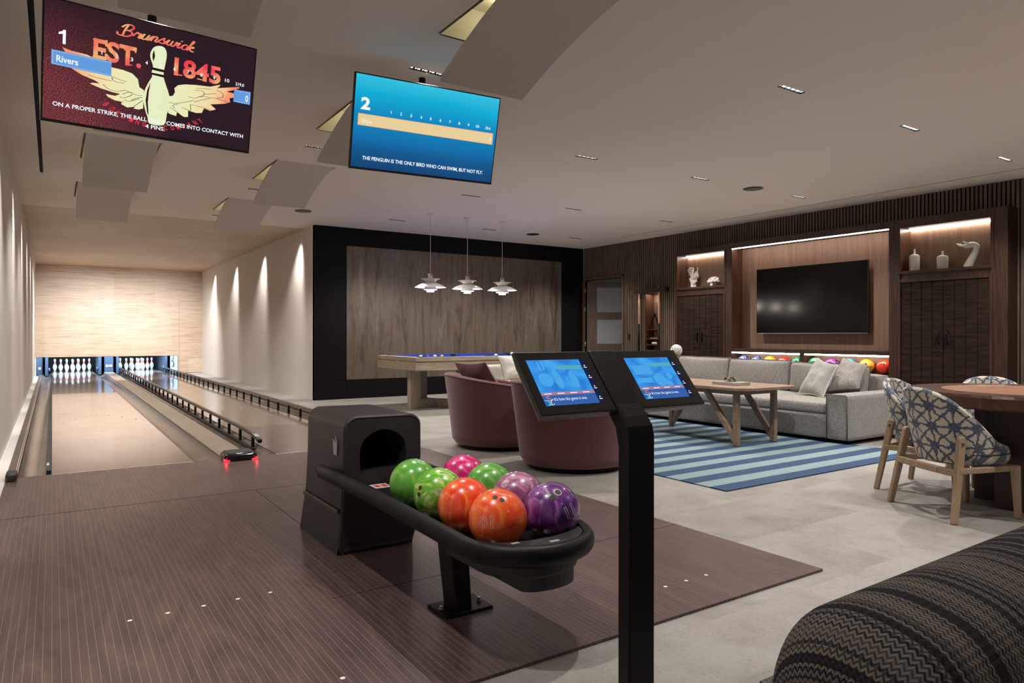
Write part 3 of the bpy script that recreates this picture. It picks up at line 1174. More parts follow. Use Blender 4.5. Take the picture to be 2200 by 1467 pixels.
# wall-washing lamps of the alley, then added fill spots
for k, y in enumerate((12.62, 15.2, 17.9, 20.6)):
    spot('alley_wash_right', (XA - 0.18, y, ZC - 0.01), (XA + 0.02, y + 0.80, 0.60), 430, NEUT, 64, 1.0, 0.12)
for k, y in enumerate((2.2, 4.6, 7.2, 9.9, 12.62, 15.2, 17.6, 20.0)):
    spot('alley_wash_left', (XL + 0.18, y, ZC - 0.01), (XL - 0.02, y + 0.80, 0.60), 330, NEUT, 64, 1.0, 0.12)
for x in (0.8, 2.4):  # added spots without fixtures, brighten the foot of the mask wall
    spot('mask_fill', (x, 19.6, ZC - 0.01), (x, 22.2, 0.0), 1350, (0.97, 0.97, 1.0), 108, 1.0, 0.08)
for y in (13.6, 16.4, 19.0):  # added overhead fill for the alley, no fixtures there
    spot('lane_fill', (1.7, y, ZC - 0.02), (1.7, y, 0), 190, NEUT, 130, 1.0, 0.08)


# ------------------------------------------------------------------ approach and lanes
o = MB().box(-0.30, 3.11, 1.947, 6.692, -0.012, 0.0).build('approach_deck', MT['approach'])
tag(o, 'dark rosewood-look bowling approach with fine pale pinstripes', 'bowling approach')
dm = mat('ivory_marker', (0.78, 0.74, 0.66), 0.5)


def dots(pts, r=0.009):
    d = MB()
    for x, y in pts:
        d.cyl((x, y, 0.0), (x, y, 0.0008), r, n=14)
    return d


dp = [(c + k * 0.1353, y) for c in (0.527, 2.298) for y in (3.108, 2.20, 6.63) for k in range(-2 if y < 6 else -3, 3 if y < 6 else 4) if not (c < 1 and y == 2.20 and k < 2)]
dots([p for p in dp if p[1] < 6]).build('marker_dot', dm, o)['kind'] = 'stuff'
dots([p for p in dp if p[1] > 6], 0.006).build('marker_dot', dm, o)['kind'] = 'stuff'
MB().box(-0.30, 3.11, 5.226, 5.230, -0.0005, 0.0006).box(1.233, 1.2365, 4.06, 5.226, -0.0005, 0.0004).box(1.0, 3.11, 2.888, 2.892, -0.0005, 0.0004).build('panel_seam', MT['void'], o)
for a in (0.0, 1.773):
    MB().box(a, a + 1.054, 6.692, 6.70, -0.012, 0.0012).build('foul_line', dm, o)
MB().box(-0.30, 3.11, 6.692, 6.70, -0.012, 0.0).build('approach_edge', MT['blackm'], o)

arrows = [(-3, 10.45), (-2, 10.8), (-1, 11.15), (0, 11.45), (1, 11.15), (2, 10.8), (3, 10.45)]
for nm, x0 in (('left', 0.0), ('right', 1.773)):
    o = MB().box(x0, x0 + 1.054, 6.70, 26.0, -0.10, 0.0).build('bowling_lane', MT['lane'])
    tag(o, '%s glossy bowling lane, dark near the foul line and paler beyond' % nm, 'bowling lane', 'two bowling lanes')
    a = MB()
    for k, y in arrows:
        c = x0 + 0.527 + k * 0.1353
        a.prism([(c - 0.016, y), (c + 0.016, y), (c, y + 0.15)], (0, 0, 0), (1, 0, 0), (0, 1, 0), (0, 0, 0.0006))
    a.build('aiming_arrow', mat('dull_arrow', (0.42, 0.34, 0.28), 0.3), o)['kind'] = 'stuff'
    MB().box(x0, x0 + 1.054, 24.02, 24.05, 0, 0.0008).build('pin_deck_strip', mat('pale_strip' + nm, (0.5, 0.5, 0.5), 0.3), o)


def gutter(x0, x1, name_lab):
    g = MB()
    y0, y1 = 6.70, 25.9
    n = 14
    prof = []
    for i in range(n + 1):
        t = i / n
        prof.append((x0 + (x1 - x0) * t, -0.004 - 0.085 * math.sin(PI * t) ** 0.6))
    vs, fs = [], []
    ys = [y0 + (y1 - y0) * j / 12 for j in range(13)]
    for y in ys:
        vs += [(a, y, b_) for a, b_ in prof]
    for j in range(12):
        for i in range(n):
            a = j * (n + 1) + i
            fs.append((a, a + 1, a + n + 2, a + n + 1))
    g.add(vs, fs, True)
    g.add([(x0, y0 - 0.005, 0), (x1, y0 - 0.005, 0), (x1, y0 - 0.005, -0.12), (x0, y0 - 0.005, -0.12)], [(0, 1, 2, 3)])
    o = g.build('bowling_gutter', MT['gutter'])
    tag(o, name_lab, 'gutter', 'channels beside the lanes')
    return o


gutter(-0.222, -0.004, 'taupe gutter channel between the left wall and the left lane')
gutter(1.058, 1.292, 'taupe gutter channel right of the left lane')
gutter(1.538, 1.769, 'taupe gutter channel left of the right lane, under the near rail')
gutter(2.831, 3.06, 'taupe gutter channel right of the right lane')
o = MB().box(1.294, 1.536, 6.72, 25.9, -0.10, 0.012).build('division_capping', MT['capwood'], bevel=0.006)
tag(o, 'long taupe capping board between the two lanes', 'capping')
cpL = thing('side_capping', 'long dark capping along the left wall beside the gutter', 'capping', (-0.26, 6.7, 0))
MB().box(-0.30, -0.224, 6.72, 22.9, -0.1, 0.028).build('board', MT['rail'], cpL, world=True, bevel=0.01)
MB().box(-0.244, -0.2405, 6.74, 22.8, 0.0275, 0.0295).box(-0.231, -0.2285, 6.74, 22.8, 0.0275, 0.0295).build('trim_line', mat('pale_trim_line', (0.55, 0.47, 0.38), 0.4), cpL, world=True)
MB().rbox((-0.263, 6.63, 0.028), (0.036, 0.10, 0.034), 0.02).build('end_cap', MT['blackm'], cpL, world=True)
o = MB().box(3.062, 3.30, 6.72, 22.76, -0.1, 0.0).box(3.07, 3.15, 6.8, 22.76, 0, 0.03).box(3.20, 3.27, 6.8, 22.76, 0, 0.02).build('side_capping', MT['rail'], bevel=0.005)
tag(o, 'long brown capping on the far side of the right lane', 'capping')


def bumper(x, side, lab):
    t = thing('bumper_rail', lab, 'bumper rail', (x, 7.2, 0), group='bumper rails of the right lane')
    pts = [(0, 0.0, 0.066), (0, 0.10, 0.082), (0, 0.28, 0.098), (0, 0.6, 0.108), (0, 1.0, 0.110), (0, 8.0, 0.110), (0, 17.6, 0.110)]
    r = MB()
    for a, b_ in zip(pts[:-1], pts[1:]):
        r.bar(a, b_, 0.036, 0.034, side=(1, 0, 0))
    r.build('rail', MT['rail'], t, bevel=0.004)
    MB().rbox((0, 0.0, 0.064), (0.02, 0.035, 0.02), 0.012).build('end_cap', MT['black'], t)
    for k in range(30):
        y = 0.28 + k * 0.578
        if y > 17.5:
            break
        p = MB().box(-0.012, 0.012, y - 0.022, y + 0.022, -0.075, 0.072 if k == 0 else 0.080)
        p.box(-0.008, 0.008, y - 0.010, y + 0.010, 0.078, 0.098)
        p.build('post', MT['black'], t)
    MB().box(-0.03, 0.03, 0.18, 17.6, -0.085, -0.035).build('foot_bar', MT['blackm'], t)
    s = MB().obox((-0.0185, 0.075, 0.0985), (0.037, 0, 0), (0, 0.11, 0.0125), (0, 0, 0.0006))
    so = s.build('sticker', mat('white_sticker', (0.7, 0.7, 0.66), 0.5), t)
    MB().obox((-0.016, 0.125, 0.1048), (0.03, 0, 0), (0, 0.035, 0.004), (0, 0, 0.0004)).build('green_patch', mat('green_print', (0.02, 0.25, 0.17), 0.5), so)
    MB().obox((-0.016, 0.082, 0.1000), (0.03, 0, 0), (0, 0.010, 0.0011), (0, 0, 0.0004)).obox((-0.016, 0.100, 0.1020), (0.03, 0, 0), (0, 0.008, 0.0009), (0, 0, 0.0004)).build('red_patch', mat('red_print', (0.6, 0.06, 0.03), 0.5), so)
    return t


bumper(1.740, 1, 'raised bronze bumper rail on black posts left of the right lane')
bumper(2.925, -1, 'raised bronze bumper rail on black posts right of the right lane')
t = thing('bumper_rail', 'lowered dark bumper rail lying flat along the left gutter', 'bumper rail', (-0.018, 6.9, 0))
MB().box(-0.022, 0.012, 0.0, 17.5, -0.03, 0.004).build('rail', MT['blackm'], t, bevel=0.003)
s = MB().box(-0.019, -0.004, 0.28, 0.42, 0.004, 0.0048).build('sticker', bpy.data.materials['white_sticker'], t)
MB().box(-0.017, -0.006, 0.35, 0.40, 0.0047, 0.0052).build('green_patch', bpy.data.materials['green_print'], s)

# foul detector nose on the capping
t = thing('foul_detector', 'low black hood glowing red at the foul line between the lanes', 'foul detector', (1.415, 6.62, 0))
nb = MB().rbox((0, 0.0, 0.034), (0.142, 0.115, 0.034), 0.03)
nb.build('hood', MT['blackgl'], t)
MB().rbox((0, 0.01, 0.064), (0.115, 0.09, 0.012), 0.01).build('top_plate', MT['blackm'], t)
for sx in (-1, 1):
    MB().rbox((sx * 0.118, -0.088, 0.014), (0.028, 0.022, 0.012), 0.009).build('red_lamp', MT['redled'], t)
    lp = bpy.data.lights.new('red_lamp_glow', 'POINT')
    lp.energy = 0.10
    lp.color = (1, 0.02, 0.04)
    lp.shadow_soft_size = 0.01
    lo = bpy.data.objects.new('red_lamp_glow', lp)
    C.objects.link(lo)
    lo.location = (1.415 + sx * 0.13, 6.485, 0.02)

# pins
inch = 0.0254
PR = [(0, 2.031), (0.75, 2.828), (1.5, 3.45), (2.25, 3.906), (3.375, 4.510), (4.5, 4.766), (5.875, 4.563), (7.25, 3.703), (8.625, 2.472), (9.375, 1.965), (10, 1.797), (10.875, 1.870), (11.75, 2.094), (12.625, 2.406), (13.5, 2.547), (14.2, 2.2), (14.7, 1.4), (15, 0.1)]
prof = [(w_ / 2 * inch, h * inch) for h, w_ in PR]


def prad(z):
    for (r0, a), (r1, b_) in zip(prof[:-1], prof[1:]):
        if a <= z <= b_:
            return r0 + (r1 - r0) * (z - a) / (b_ - a)
    return 0


pos = []
for row in range(4):
    for k in range(row + 1):
        pos.append((row, k, (k - row / 2) * 0.3048, row * 0.264))
rowname = ['head pin', 'second row', 'third row', 'back row']
pin0 = None
for nm, xc in (('left', 0.527), ('right', 2.300)):
    for row, k, dx, dy in pos:
        if pin0 is None:
            pin0 = thing('bowling_pin', '', 'bowling pin', (0, 0, 0))
            MB().lathe(catmull(prof, 3), 24, cap0=True, cap1=True).build('pin_body', MT['pin'], pin0)
            for zc in (9.0, 10.6):
                z0, z1 = (zc - 0.42) * inch, (zc + 0.42) * inch
                MB().lathe([(prad(z0) + 0.001, z0), (prad(zc * inch) + 0.001, zc * inch), (prad(z1) + 0.001, z1)], 24).build('neck_stripe', MT['pinred'], pin0)
            o = pin0
        else:
            o = copy_tree(pin0)
        o.location = (xc + dx, 24.99 + dy, 0)
        side = '' if row == 0 else (', %s from the left' % ['first', 'second', 'third', 'fourth'][k])
        o['label'] = 'white red-necked bowling pin on the %s lane, %s%s' % (nm, rowname[row], side)
        o['category'] = 'bowling pin'
        o['group'] = 'pins standing on the %s lane' % nm

# the pit and its machinery
pit = MB().box(XL, 3.5, 26.6, 26.7, -0.3, 1.4).box(XL, 3.5, YM + 0.05, 26.7, 1.4, 1.45).box(3.42, 3.5, YM + 0.05, 26.7, -0.3, 1.4).box(XL, 3.5, 26.0, 26.7, -0.3, -0.28)
struct('wall_pit', pit, MT['void'])


def pinsetter(xc, lab, side):
    t = thing('pinsetter', lab, 'pinsetter', (xc, 24.2, 0), group='pin machines behind the mask')
    MB().box(-0.62, 0.62, 2.35, 2.38, -0.05, 1.2).build('pit_curtain', MT['void'], t)
    for s_ in (-1, 1):
        MB().box(s_ * 0.66 - 0.035, s_ * 0.66 + 0.035, -0.3, 2.3, -0.05, 0.9).build('side_cheek', MT['pitpaint'], t)
        MB().cyl((s_ * 0.60, -0.2, 0.06), (s_ * 0.60, -0.2, 0.17), 0.028, n=14).build('roller', MT['pitpaint'], t)
    return t


pinsetter(0.527, 'blue-lit pin machine bay behind the left lane', 'left')
pinsetter(2.300, 'blue-lit pin machine bay behind the right lane', 'right')
t = thing('centre_cabinet', 'blue-grey upright cabinet between the two pin bays', 'machine cabinet', (1.415, 23.9, 0))
MB().box(-0.115, 0.115, 0, 0.5, 0.0, 1.2).build('panel', MT['pitpaint'], t, bevel=0.01)
for s_ in (-1, 1):
    MB().box(s_ * 0.045 - 0.035, s_ * 0.045 + 0.035, -0.012, 0, 0.17, 0.235).build('socket', MT['pitwhite'], t)
t = thing('side_cabinet', 'white machine side panel with cables at the right end of the pit', 'machine cabinet', (3.22, 24.0, 0))
MB().box(-0.13, 0.18, 0, 0.06, -0.05, 0.62).build('panel', MT['pitwhite'], t)
MB().tube(catmull([(-0.07, -0.02, 0.55), (-0.05, -0.03, 0.42), (-0.09, -0.03, 0.33), (-0.04, -0.03, 0.26), (-0.06, -0.02, 0.12)], 5), 0.012, 8).build('cable', MT['blackm'], t)
MB().box(-0.13, 0.18, -0.02, 0.0, 0.0, 0.12).build('kick_plate', MT['pitwhite'], t)
t = thing('side_cabinet', 'narrow blue-lit machine side panel at the left end of the pit', 'machine cabinet', (-0.30, 24.0, 0))
MB().box(-0.07, 0.07, 0, 0.06, -0.05, 0.62).build('panel', MT['pitpaint'], t)
MB().box(-0.03, 0.03, -0.012, 0, 0.13, 0.19).build('socket', MT['pitwhite'], t)
area('pit_lamp', (0.527, 23.3, 1.15), (0.527, 25.3, 0.1), 170, (0.62, 0.82, 1.0), 1.0, 0.25)
area('pit_lamp', (2.300, 23.3, 1.15), (2.300, 25.3, 0.1), 170, (0.62, 0.82, 1.0), 1.0, 0.25)
area('pit_side_lamp', (3.05, 23.2, 1.1), (3.25, 24.0, 0.2), 22, (0.45, 0.75, 1.0), 0.3, 0.2)
area('pit_side_lamp', (-0.15, 23.2, 1.1), (-0.30, 24.0, 0.2), 14, (0.45, 0.75, 1.0), 0.3, 0.2)


# ------------------------------------------------------------------ score screens
def grad_screen(name, kind):
    M = bpy.data.materials.new(name)
    M.use_nodes = True
    t = M.node_tree
    b = t.nodes['Principled BSDF']
    tc = t.nodes.new('ShaderNodeTexCoord')
    s = t.nodes.new('ShaderNodeSeparateXYZ')
    t.links.new(tc.outputs['UV'], s.inputs[0])
    if kind == 'sea':
        n = t.nodes.new('ShaderNodeTexNoise')
        n.inputs['Scale'].default_value = 2.0
        t.links.new(tc.outputs['UV'], n.inputs['Vector'])
        f = mth(t, 'ADD', s.outputs[1], mth(t, 'MULTIPLY', mth(t, 'SUBTRACT', n.outputs['Fac'], 0.5), 0.10))
        r = ramp(t, [(0.0, (0.001, 0.05, 0.17)), (0.2, (0.001, 0.09, 0.27)), (0.32, (0.0, 0.15, 0.40)), (0.6, (0.0, 0.24, 0.52)), (0.82, (0.0, 0.40, 0.66)), (1.0, (0.03, 0.52, 0.72))])
        t.links.new(f, r.inputs[0])
        col = r.outputs[0]
    elif kind == 'grunge':
        n = t.nodes.new('ShaderNodeTexNoise')
        n.inputs['Scale'].default_value = 140
        n.inputs['Detail'].default_value = 6
        n.inputs['Roughness'].default_value = 0.85
        t.links.new(tc.outputs['UV'], n.inputs['Vector'])
        k = mth(t, 'MULTIPLY', mth(t, 'SUBTRACT', 0.62, s.outputs[0]), mth(t, 'SUBTRACT', 1.1, s.outputs[1]))
        k = mth(t, 'MAXIMUM', mth(t, 'MULTIPLY', k, 2.2), 0.06)
        g = ramp(t, [(0.42, (0.04, 0.006, 0.012)), (0.52, (0.16, 0.025, 0.035)), (0.62, (0.42, 0.13, 0.13))])
        t.links.new(n.outputs['Fac'], g.inputs[0])
        col = mixc(t, k, (0.010, 0.004, 0.010), g.outputs[0])
    else:
        n = t.nodes.new('ShaderNodeTexNoise')
        n.inputs['Scale'].default_value = 3.5
        n.inputs['Distortion'].default_value = 0.5
        t.links.new(tc.outputs['UV'], n.inputs['Vector'])
        r = ramp(t, [(0.3, (0.005, 0.16, 0.62)), (0.55, (0.02, 0.29, 0.78)), (0.75, (0.06, 0.42, 0.85))])
        t.links.new(n.outputs['Fac'], r.inputs[0])
        col = r.outputs[0]
    b.inputs['Base Color'].default_value = (0.01, 0.01, 0.01, 1)
    b.inputs['Roughness'].default_value = 0.25
    t.links.new(col, b.inputs['Emission Color'])
    b.inputs['Emission Strength'].default_value = 1.0
    return M


def fire_print():
    M = emis('fiery_print', (1, 1, 1), 1.0)
    t = M.node_tree
    e = [n for n in t.nodes if n.type == 'EMISSION'][0]
    tc = t.nodes.new('ShaderNodeTexCoord')
    n = t.nodes.new('ShaderNodeTexNoise')
    n.inputs['Scale'].default_value = 9
    t.links.new(tc.outputs['Object'], n.inputs['Vector'])
    r = ramp(t, [(0.38, (0.85, 0.05, 0.08)), (0.52, (0.88, 0.20, 0.12)), (0.66, (0.85, 0.42, 0.17))])
    t.links.new(n.outputs['Fac'], r.inputs[0])
    t.links.new(r.outputs[0], e.inputs[0])
    return M


def wing_print():
    M = emis('wing_print', (1, 1, 1), 1.0)
    t = M.node_tree
    e = [n for n in t.nodes if n.type == 'EMISSION'][0]
    tc, s = sepxyz(t)
    d = mth(t, 'ABSOLUTE', s.outputs[0])
    n = t.nodes.new('ShaderNodeTexNoise')
    n.inputs['Scale'].default_value = 14
    t.links.new(tc.outputs['Object'], n.inputs['Vector'])
    f = mth(t, 'ADD', d, mth(t, 'MULTIPLY', mth(t, 'SUBTRACT', n.outputs['Fac'], 0.5), 0.14))
    r = ramp(t, [(0.0, (0.78, 0.86, 0.55)), (0.22, (0.86, 0.80, 0.45)), (0.34, (0.92, 0.62, 0.33)), (0.46, (0.90, 0.22, 0.14))])
    t.links.new(f, r.inputs[0])
    t.links.new(r.outputs[0], e.inputs[0])
    return M


WH = emis('screen_white', (0.92, 0.96, 1.0), 1.0)
PB = emis('screen_pale_blue', (0.60, 0.78, 1.0), 1.0)
BL = emis('screen_blue_box', (0.13, 0.33, 0.72), 1.0)
TN = emis('screen_tan_box', (0.80, 0.62, 0.33), 1.0)
TD = emis('screen_tan_edge', (0.90, 0.42, 0.16), 1.0)
FIRE = fire_print()
WING = wing_print()
INK = emis('screen_ink', (0.02, 0.008, 0.01), 1.0)
TVW, TVH = 1.107, 0.6255
TILT = 0.25


def tvxf(u, v, off):
    """u, v in 0..1 from the top left of the picture; off = distance in front of it"""
    x, h = (u - 0.5) * TVW, (0.5 - v) * TVH
    return V((x, -h * math.sin(TILT) - off * math.cos(TILT), h * math.cos(TILT) - off * math.sin(TILT)))


def tvpoly(parent, name, pts, m_, off=0.0012):
    return MB().add([tvxf(a / 1000, b_ / 1000, off) for a, b_ in pts], [tuple(range(len(pts)))[::-1]]).build(name, m_, parent)


def tvtext(parent, name, s, u0, u1, vb, vh, m_, off=0.0024, bold=0.018, shear=0.0):
    if s == '1':
        h = vh * TVH
        pl = one_shape((u0 + u1) / 2 * TVW - h * 0.24, 0, h)
        return MB().add([tvxf(a / TVW, vb - b_ / TVH, off) for a, b_ in pl], [tuple(range(len(pl)))]).build(name, m_, parent)
    vs, fs = fit_text(s, u0 * TVW, u1 * TVW, 0, vh * TVH, shear=shear, bold=bold)
    vs = [tvxf(a / TVW, vb - b_ / TVH, off) for a, b_, _ in vs]
    return MB().add(vs, fs).build(name, m_, parent)


def tv(loc, phi, lab, scr):
    t = thing('score_screen', lab, 'screen', loc, phi, 'overhead score screens')
    bz = MB()
    fy = V((0, -math.cos(TILT), -math.sin(TILT)))
    uy = V((0, -math.sin(TILT), math.cos(TILT)))
    c = V((-TVW / 2 - 0.009, 0, 0)) - uy * (TVH / 2 + 0.016) - fy * 0.035
    bz.obox(c, (TVW + 0.018, 0, 0), uy * (TVH + 0.025), fy * 0.034)
    bz.build('bezel', MT['blackm'], t, bevel=0.003)
    MB().add([tvxf(0, 0, 0), tvxf(1, 0, 0), tvxf(1, 1, 0), tvxf(0, 1, 0)], [(3, 2, 1, 0)], uvs=[(0, 1), (1, 1), (1, 0), (0, 0)]).build('picture', scr, t)
    zt = ZC - loc[2]
    MB().cyl((0, 0.12, 0.0), (0, 0.12, zt), 0.025).box(-0.12, 0.12, 0.035, 0.15, -0.12, 0.12).build('ceiling_mount', MT['black'], t)
    return t


t = tv((0.511, 4.56, 2.628), 0.083, 'overhead screen with a winged bowling pin and fiery red lettering', grad_screen('grunge_picture', 'grunge'))
WL = [(75, 377), (112, 391), (182, 396), (241, 432), (291, 459), (342, 461), (385, 475), (412, 514), (421, 583), (443, 602), (443, 768), (422, 785), (398, 784), (407, 763), (369, 785), (343, 767), (340, 750), (358, 743), (312, 742), (279, 723), (268, 700), (311, 702), (343, 676), (301, 674), (245, 659), (198, 638), (159, 585), (180, 580), (217, 600), (159, 575), (114, 536), (100, 499), (130, 510), (113, 459), (90, 417)]
WL = [(75, 377), (112, 391), (182, 396), (241, 432), (291, 459), (342, 461), (385, 475), (412, 514), (421, 583), (443, 602), (443, 768), (422, 785), (398, 784), (405, 765), (369, 785), (343, 767), (340, 750), (355, 743), (312, 742), (279, 723), (268, 700), (311, 702), (335, 676), (301, 674), (245, 659), (198, 638), (208, 625), (240, 620), (217, 600), (159, 575), (114, 536), (100, 499), (140, 520), (113, 459), (90, 417)]
WR = [(564, 612), (584, 600), (593, 564), (589, 528), (606, 494), (641, 473), (697, 457), (770, 445), (823, 405), (818, 427), (803, 447), (850, 424), (923, 389), (927, 400), (905, 422), (857, 460), (896, 460), (914, 493), (876, 516), (882, 553), (851, 579), (777, 611), (808, 648), (779, 673), (746, 660), (735, 708), (706, 718), (664, 709), (666, 770), (646, 777), (609, 747), (605, 782), (574, 773), (564, 763), (566, 677)]
PN = [(499, 181), (478, 206), (465, 257), (466, 302), (475, 343), (480, 378), (475, 425), (478, 465), (463, 522), (445, 611), (443, 694), (454, 782), (467, 843), (478, 895), (547, 886), (559, 783), (571, 666), (564, 594), (547, 516), (535, 457), (533, 402), (538, 335), (543, 260), (539, 207), (524, 179)]
tvpoly(t, 'wing_picture', WL, WING)
tvpoly(t, 'wing_picture', WR, WING)
tvpoly(t, 'pin_picture', catmull(PN, 3, True), WING, 0.0016)
fe = [[(293, 543), (298, 568), (317, 578), (350, 575)], [(254, 621), (282, 654), (319, 658), (356, 635)], [(356, 635), (389, 650), (413, 659), (437, 655)], [(332, 699), (348, 706), (376, 682), (390, 659)], [(189, 567), (234, 575), (294, 578)], [(343, 676), (370, 648), (389, 645)], [(386, 715), (405, 690), (438, 669)], [(353, 718), (377, 727), (424, 683)], [(399, 765), (420, 730), (439, 696)],
      [(660, 577), (691, 584), (722, 554)], [(689, 509), (730, 503), (742, 527), (722, 564)], [(803, 466), (836, 482), (838, 521), (806, 542)], [(698, 487), (771, 468)], [(742, 527), (805, 499)], [(566, 668), (601, 665), (641, 641), (692, 603)], [(598, 713), (587, 689), (611, 666)], [(633, 691), (675, 705), (673, 648)], [(692, 622), (723, 592), (775, 554)], [(572, 713), (598, 732), (625, 761)], [(722, 554), (800, 545), (870, 560)], [(675, 648), (740, 655), (790, 668)], [(240, 500), (300, 540), (360, 560)], [(150, 440), (210, 480), (290, 500)]]
f = MB()
for sd in (0, 1):
    f = MB()
    for l in fe:
        if (l[0][0] > 500) == bool(sd):
            ribbon(f, catmull(l, 5), 3.2, lambda a, b_: tvxf(a / 1000, b_ / 1000, 0.0020))
    f.build('feather_outline', INK, t)
f = MB()
for q in ([(471, 381), (535, 383), (535, 406), (472, 404)], [(474, 430), (534, 429), (534, 452), (474, 448)], [(481, 223), (475, 262), (475, 298), (482, 327), (487, 276)], [(472, 518), (458, 597), (453, 691), (463, 798), (471, 823), (464, 706), (466, 613)]):
    f.add([tvxf(a / 1000, b_ / 1000, 0.0022) for a, b_ in q], [tuple(range(len(q)))[::-1]])
f.build('pin_band', INK, t)
# cursive brand lettering
GL = {'B': (1.35, [[(0.25, 0), (0.2, 1.0), (0.3, 2.0)], [(-0.25, 1.5), (0.1, 2.05), (0.7, 2.1), (1.0, 1.6), (0.7, 1.12), (0.3, 1.05), (0.85, 0.98), (1.15, 0.5), (0.8, 0.02), (0.2, 0.0), (-0.3, 0.12), (-0.45, 0.55)]]),
      'r': (0.85, [[(-0.1, 0.25), (0.25, 1.05), (0.36, 0.82), (0.68, 0.88), (0.58, 0.2), (0.75, 0.04), (0.9, 0.3)]]),
      'u': (1.0, [[(-0.1, 0.3), (0.2, 1.0), (0.1, 0.3), (0.3, 0), (0.6, 0.25), (0.74, 1.0), (0.65, 0.2), (0.8, 0.02), (1.0, 0.3)]]),
      'n': (1.0, [[(-0.1, 0.3), (0.22, 0.98), (0.13, 0.0), (0.22, 0.6), (0.5, 1.0), (0.68, 0.75), (0.6, 0.15), (0.78, 0.02), (1.0, 0.3)]]),
      's': (0.8, [[(-0.1, 0.3), (0.42, 1.08), (0.40, 0.75), (0.66, 0.35), (0.45, 0.02), (0.1, 0.12), (0.5, 0.03), (0.85, 0.3)]]),
      'w': (1.25, [[(-0.1, 0.3), (0.2, 1.0), (0.1, 0.3), (0.3, 0), (0.52, 0.2), (0.64, 1.0), (0.58, 0.3), (0.78, 0), (1.0, 0.25), (1.08, 0.95), (1.25, 0.75)]]),
      'i': (0.5, [[(-0.1, 0.3), (0.2, 1.0), (0.12, 0.2), (0.3, 0.02), (0.5, 0.3)], [(0.27, 1.33), (0.30, 1.5)]]),
      'c': (0.72, [[(0.6, 0.82), (0.38, 1.0), (0.1, 0.6), (0.2, 0.06), (0.48, 0.03), (0.75, 0.3)]]),
      'k': (0.9, [[(-0.1, 0.3), (0.35, 1.85), (0.22, 1.95), (0.10, 0.0)], [(0.12, 0.45), (0.5, 1.0), (0.62, 0.8), (0.25, 0.55), (0.55, 0.08), (0.85, 0.15)]])}
tot = sum(GL[ch][0] for ch in 'Brunswick')
f = MB()
x = 0.0
for ch in 'Brunswick':
    ad, st = GL[ch]
    for l in st:
        pts = []
        for a, b_ in l:
            aa = (x + a + 0.28 * b_) / tot
            pts.append((322 + aa * 352, 166 - b_ * 48 - 14 * math.sin(PI * min(1, max(0, aa)))))
        ribbon(f, catmull(pts, 6), 9.5, lambda a, b_: tvxf(a / 1000, b_ / 1000, 0.0018))
    x += ad
f.build('script_lettering', FIRE, t)
for s_, u0, u1, vb, vh in (('EST.', 0.207, 0.424, 0.408, 0.160), ('1845', 0.582, 0.822, 0.402, 0.150)):
    vs, fs = fit_text(s_, u0 * TVW, u1 * TVW, 0, vh * TVH, bold=0.03)
    MB().add([tvxf(a / TVW, vb - b_ / TVH, 0.0014) for a, b_, _ in vs], fs).build('slab_lettering', FIRE, t)
f = MB()
for u0, u1, v0, v1 in ((204, 222, 248, 262), (204, 222, 394, 408), (258, 268, 290, 236), (258, 268, 404, 352), (350, 382, 398, 408), (343, 350, 250, 288), (392, 399, 250, 288), (582, 624, 392, 402), (700, 742, 392, 402)):
    f.add([tvxf(a / 1000, b_ / 1000, 0.0013) for a, b_ in ((u0, v0), (u1, v0), (u1, v1), (u0, v1))], [(3, 2, 1, 0)])
f.build('letter_serifs', FIRE, t)
arc = [(272, 790, 'B', 38), (300, 822, 'O', 34), (326, 846, 'W', 30), (355, 868, 'L', 24), (392, 888, 'I', 20), (420, 900, 'N', 14), (452, 908, 'G', 8), (556, 908, 'C', -8), (590, 898, 'O', -14), (618, 884, 'M', -20), (648, 862, 'P', -26), (676, 838, 'A', -30), (704, 812, 'N', -34), (730, 786, 'Y', -38)]
fw_ = [MB(), MB()]
for u, v, ch, an in arc:
    f = fw_[u > 500]
    vs, fs = fit_text(ch, -9, 9, -18, 36, bold=0.02)
    ca, sa = math.cos(math.radians(an)), math.sin(math.radians(an))
    f.add([tvxf((u + (a * ca + b_ * sa)) / 1000, (v + (a * sa - b_ * ca) * 1.77 * 0.62) / 1000, 0.0015) for a, b_, _ in vs], fs)
SR = emis('screen_red', (0.80, 0.04, 0.06), 1.0)
for f in fw_:
    f.build('curved_lettering', SR, t)
tvpoly(t, 'name_box', [(31, 413), (289, 411), (290, 539), (31, 535)], BL, 0.0022)
tvpoly(t, 'total_box', [(899, 421), (990, 414), (991, 541), (898, 541)], BL, 0.0022)
f = MB()
for u0, u1, v0, v1 in ((36, 288, 421, 423), (36, 288, 527, 529), (36, 37.5, 421, 529), (903, 984, 427, 429), (903, 984, 530, 532), (983, 984.5, 427, 532)):
    f.add([tvxf(a / 1000, b_ / 1000, 0.0026) for a, b_ in ((u0, v0), (u1, v0), (u1, v1), (u0, v1))], [(3, 2, 1, 0)])
f.build('box_outline', PB, t)
tvtext(t, 'lane_number', '1', 0.060, 0.090, 0.350, 0.118, WH, bold=0.04)
tvtext(t, 'player_name', 'Rivers', 0.052, 0.144, 0.505, 0.052, WH, 0.0028)
tvtext(t, 'total_score', '0', 0.963, 0.978, 0.517, 0.060, WH, 0.0028)
for k, u in enumerate((243, 311, 380, 449, 516, 585, 653, 721, 788, 857)):
    tvtext(t, 'frame_number', str(k + 1), u / 1000 - (0.012 if k == 9 else 0.006), u / 1000 + (0.012 if k == 9 else 0.006), 0.368, 0.030, WH)
tvtext(t, 'speed_reading', '219.0', 0.903, 0.950, 0.379, 0.028, WH)
tvtext(t, 'caption_text', 'ON A PROPER STRIKE, THE BALL ONLY COMES INTO CONTACT WITH', 0.041, 0.966, 0.880, 0.034, WH, 0.003)
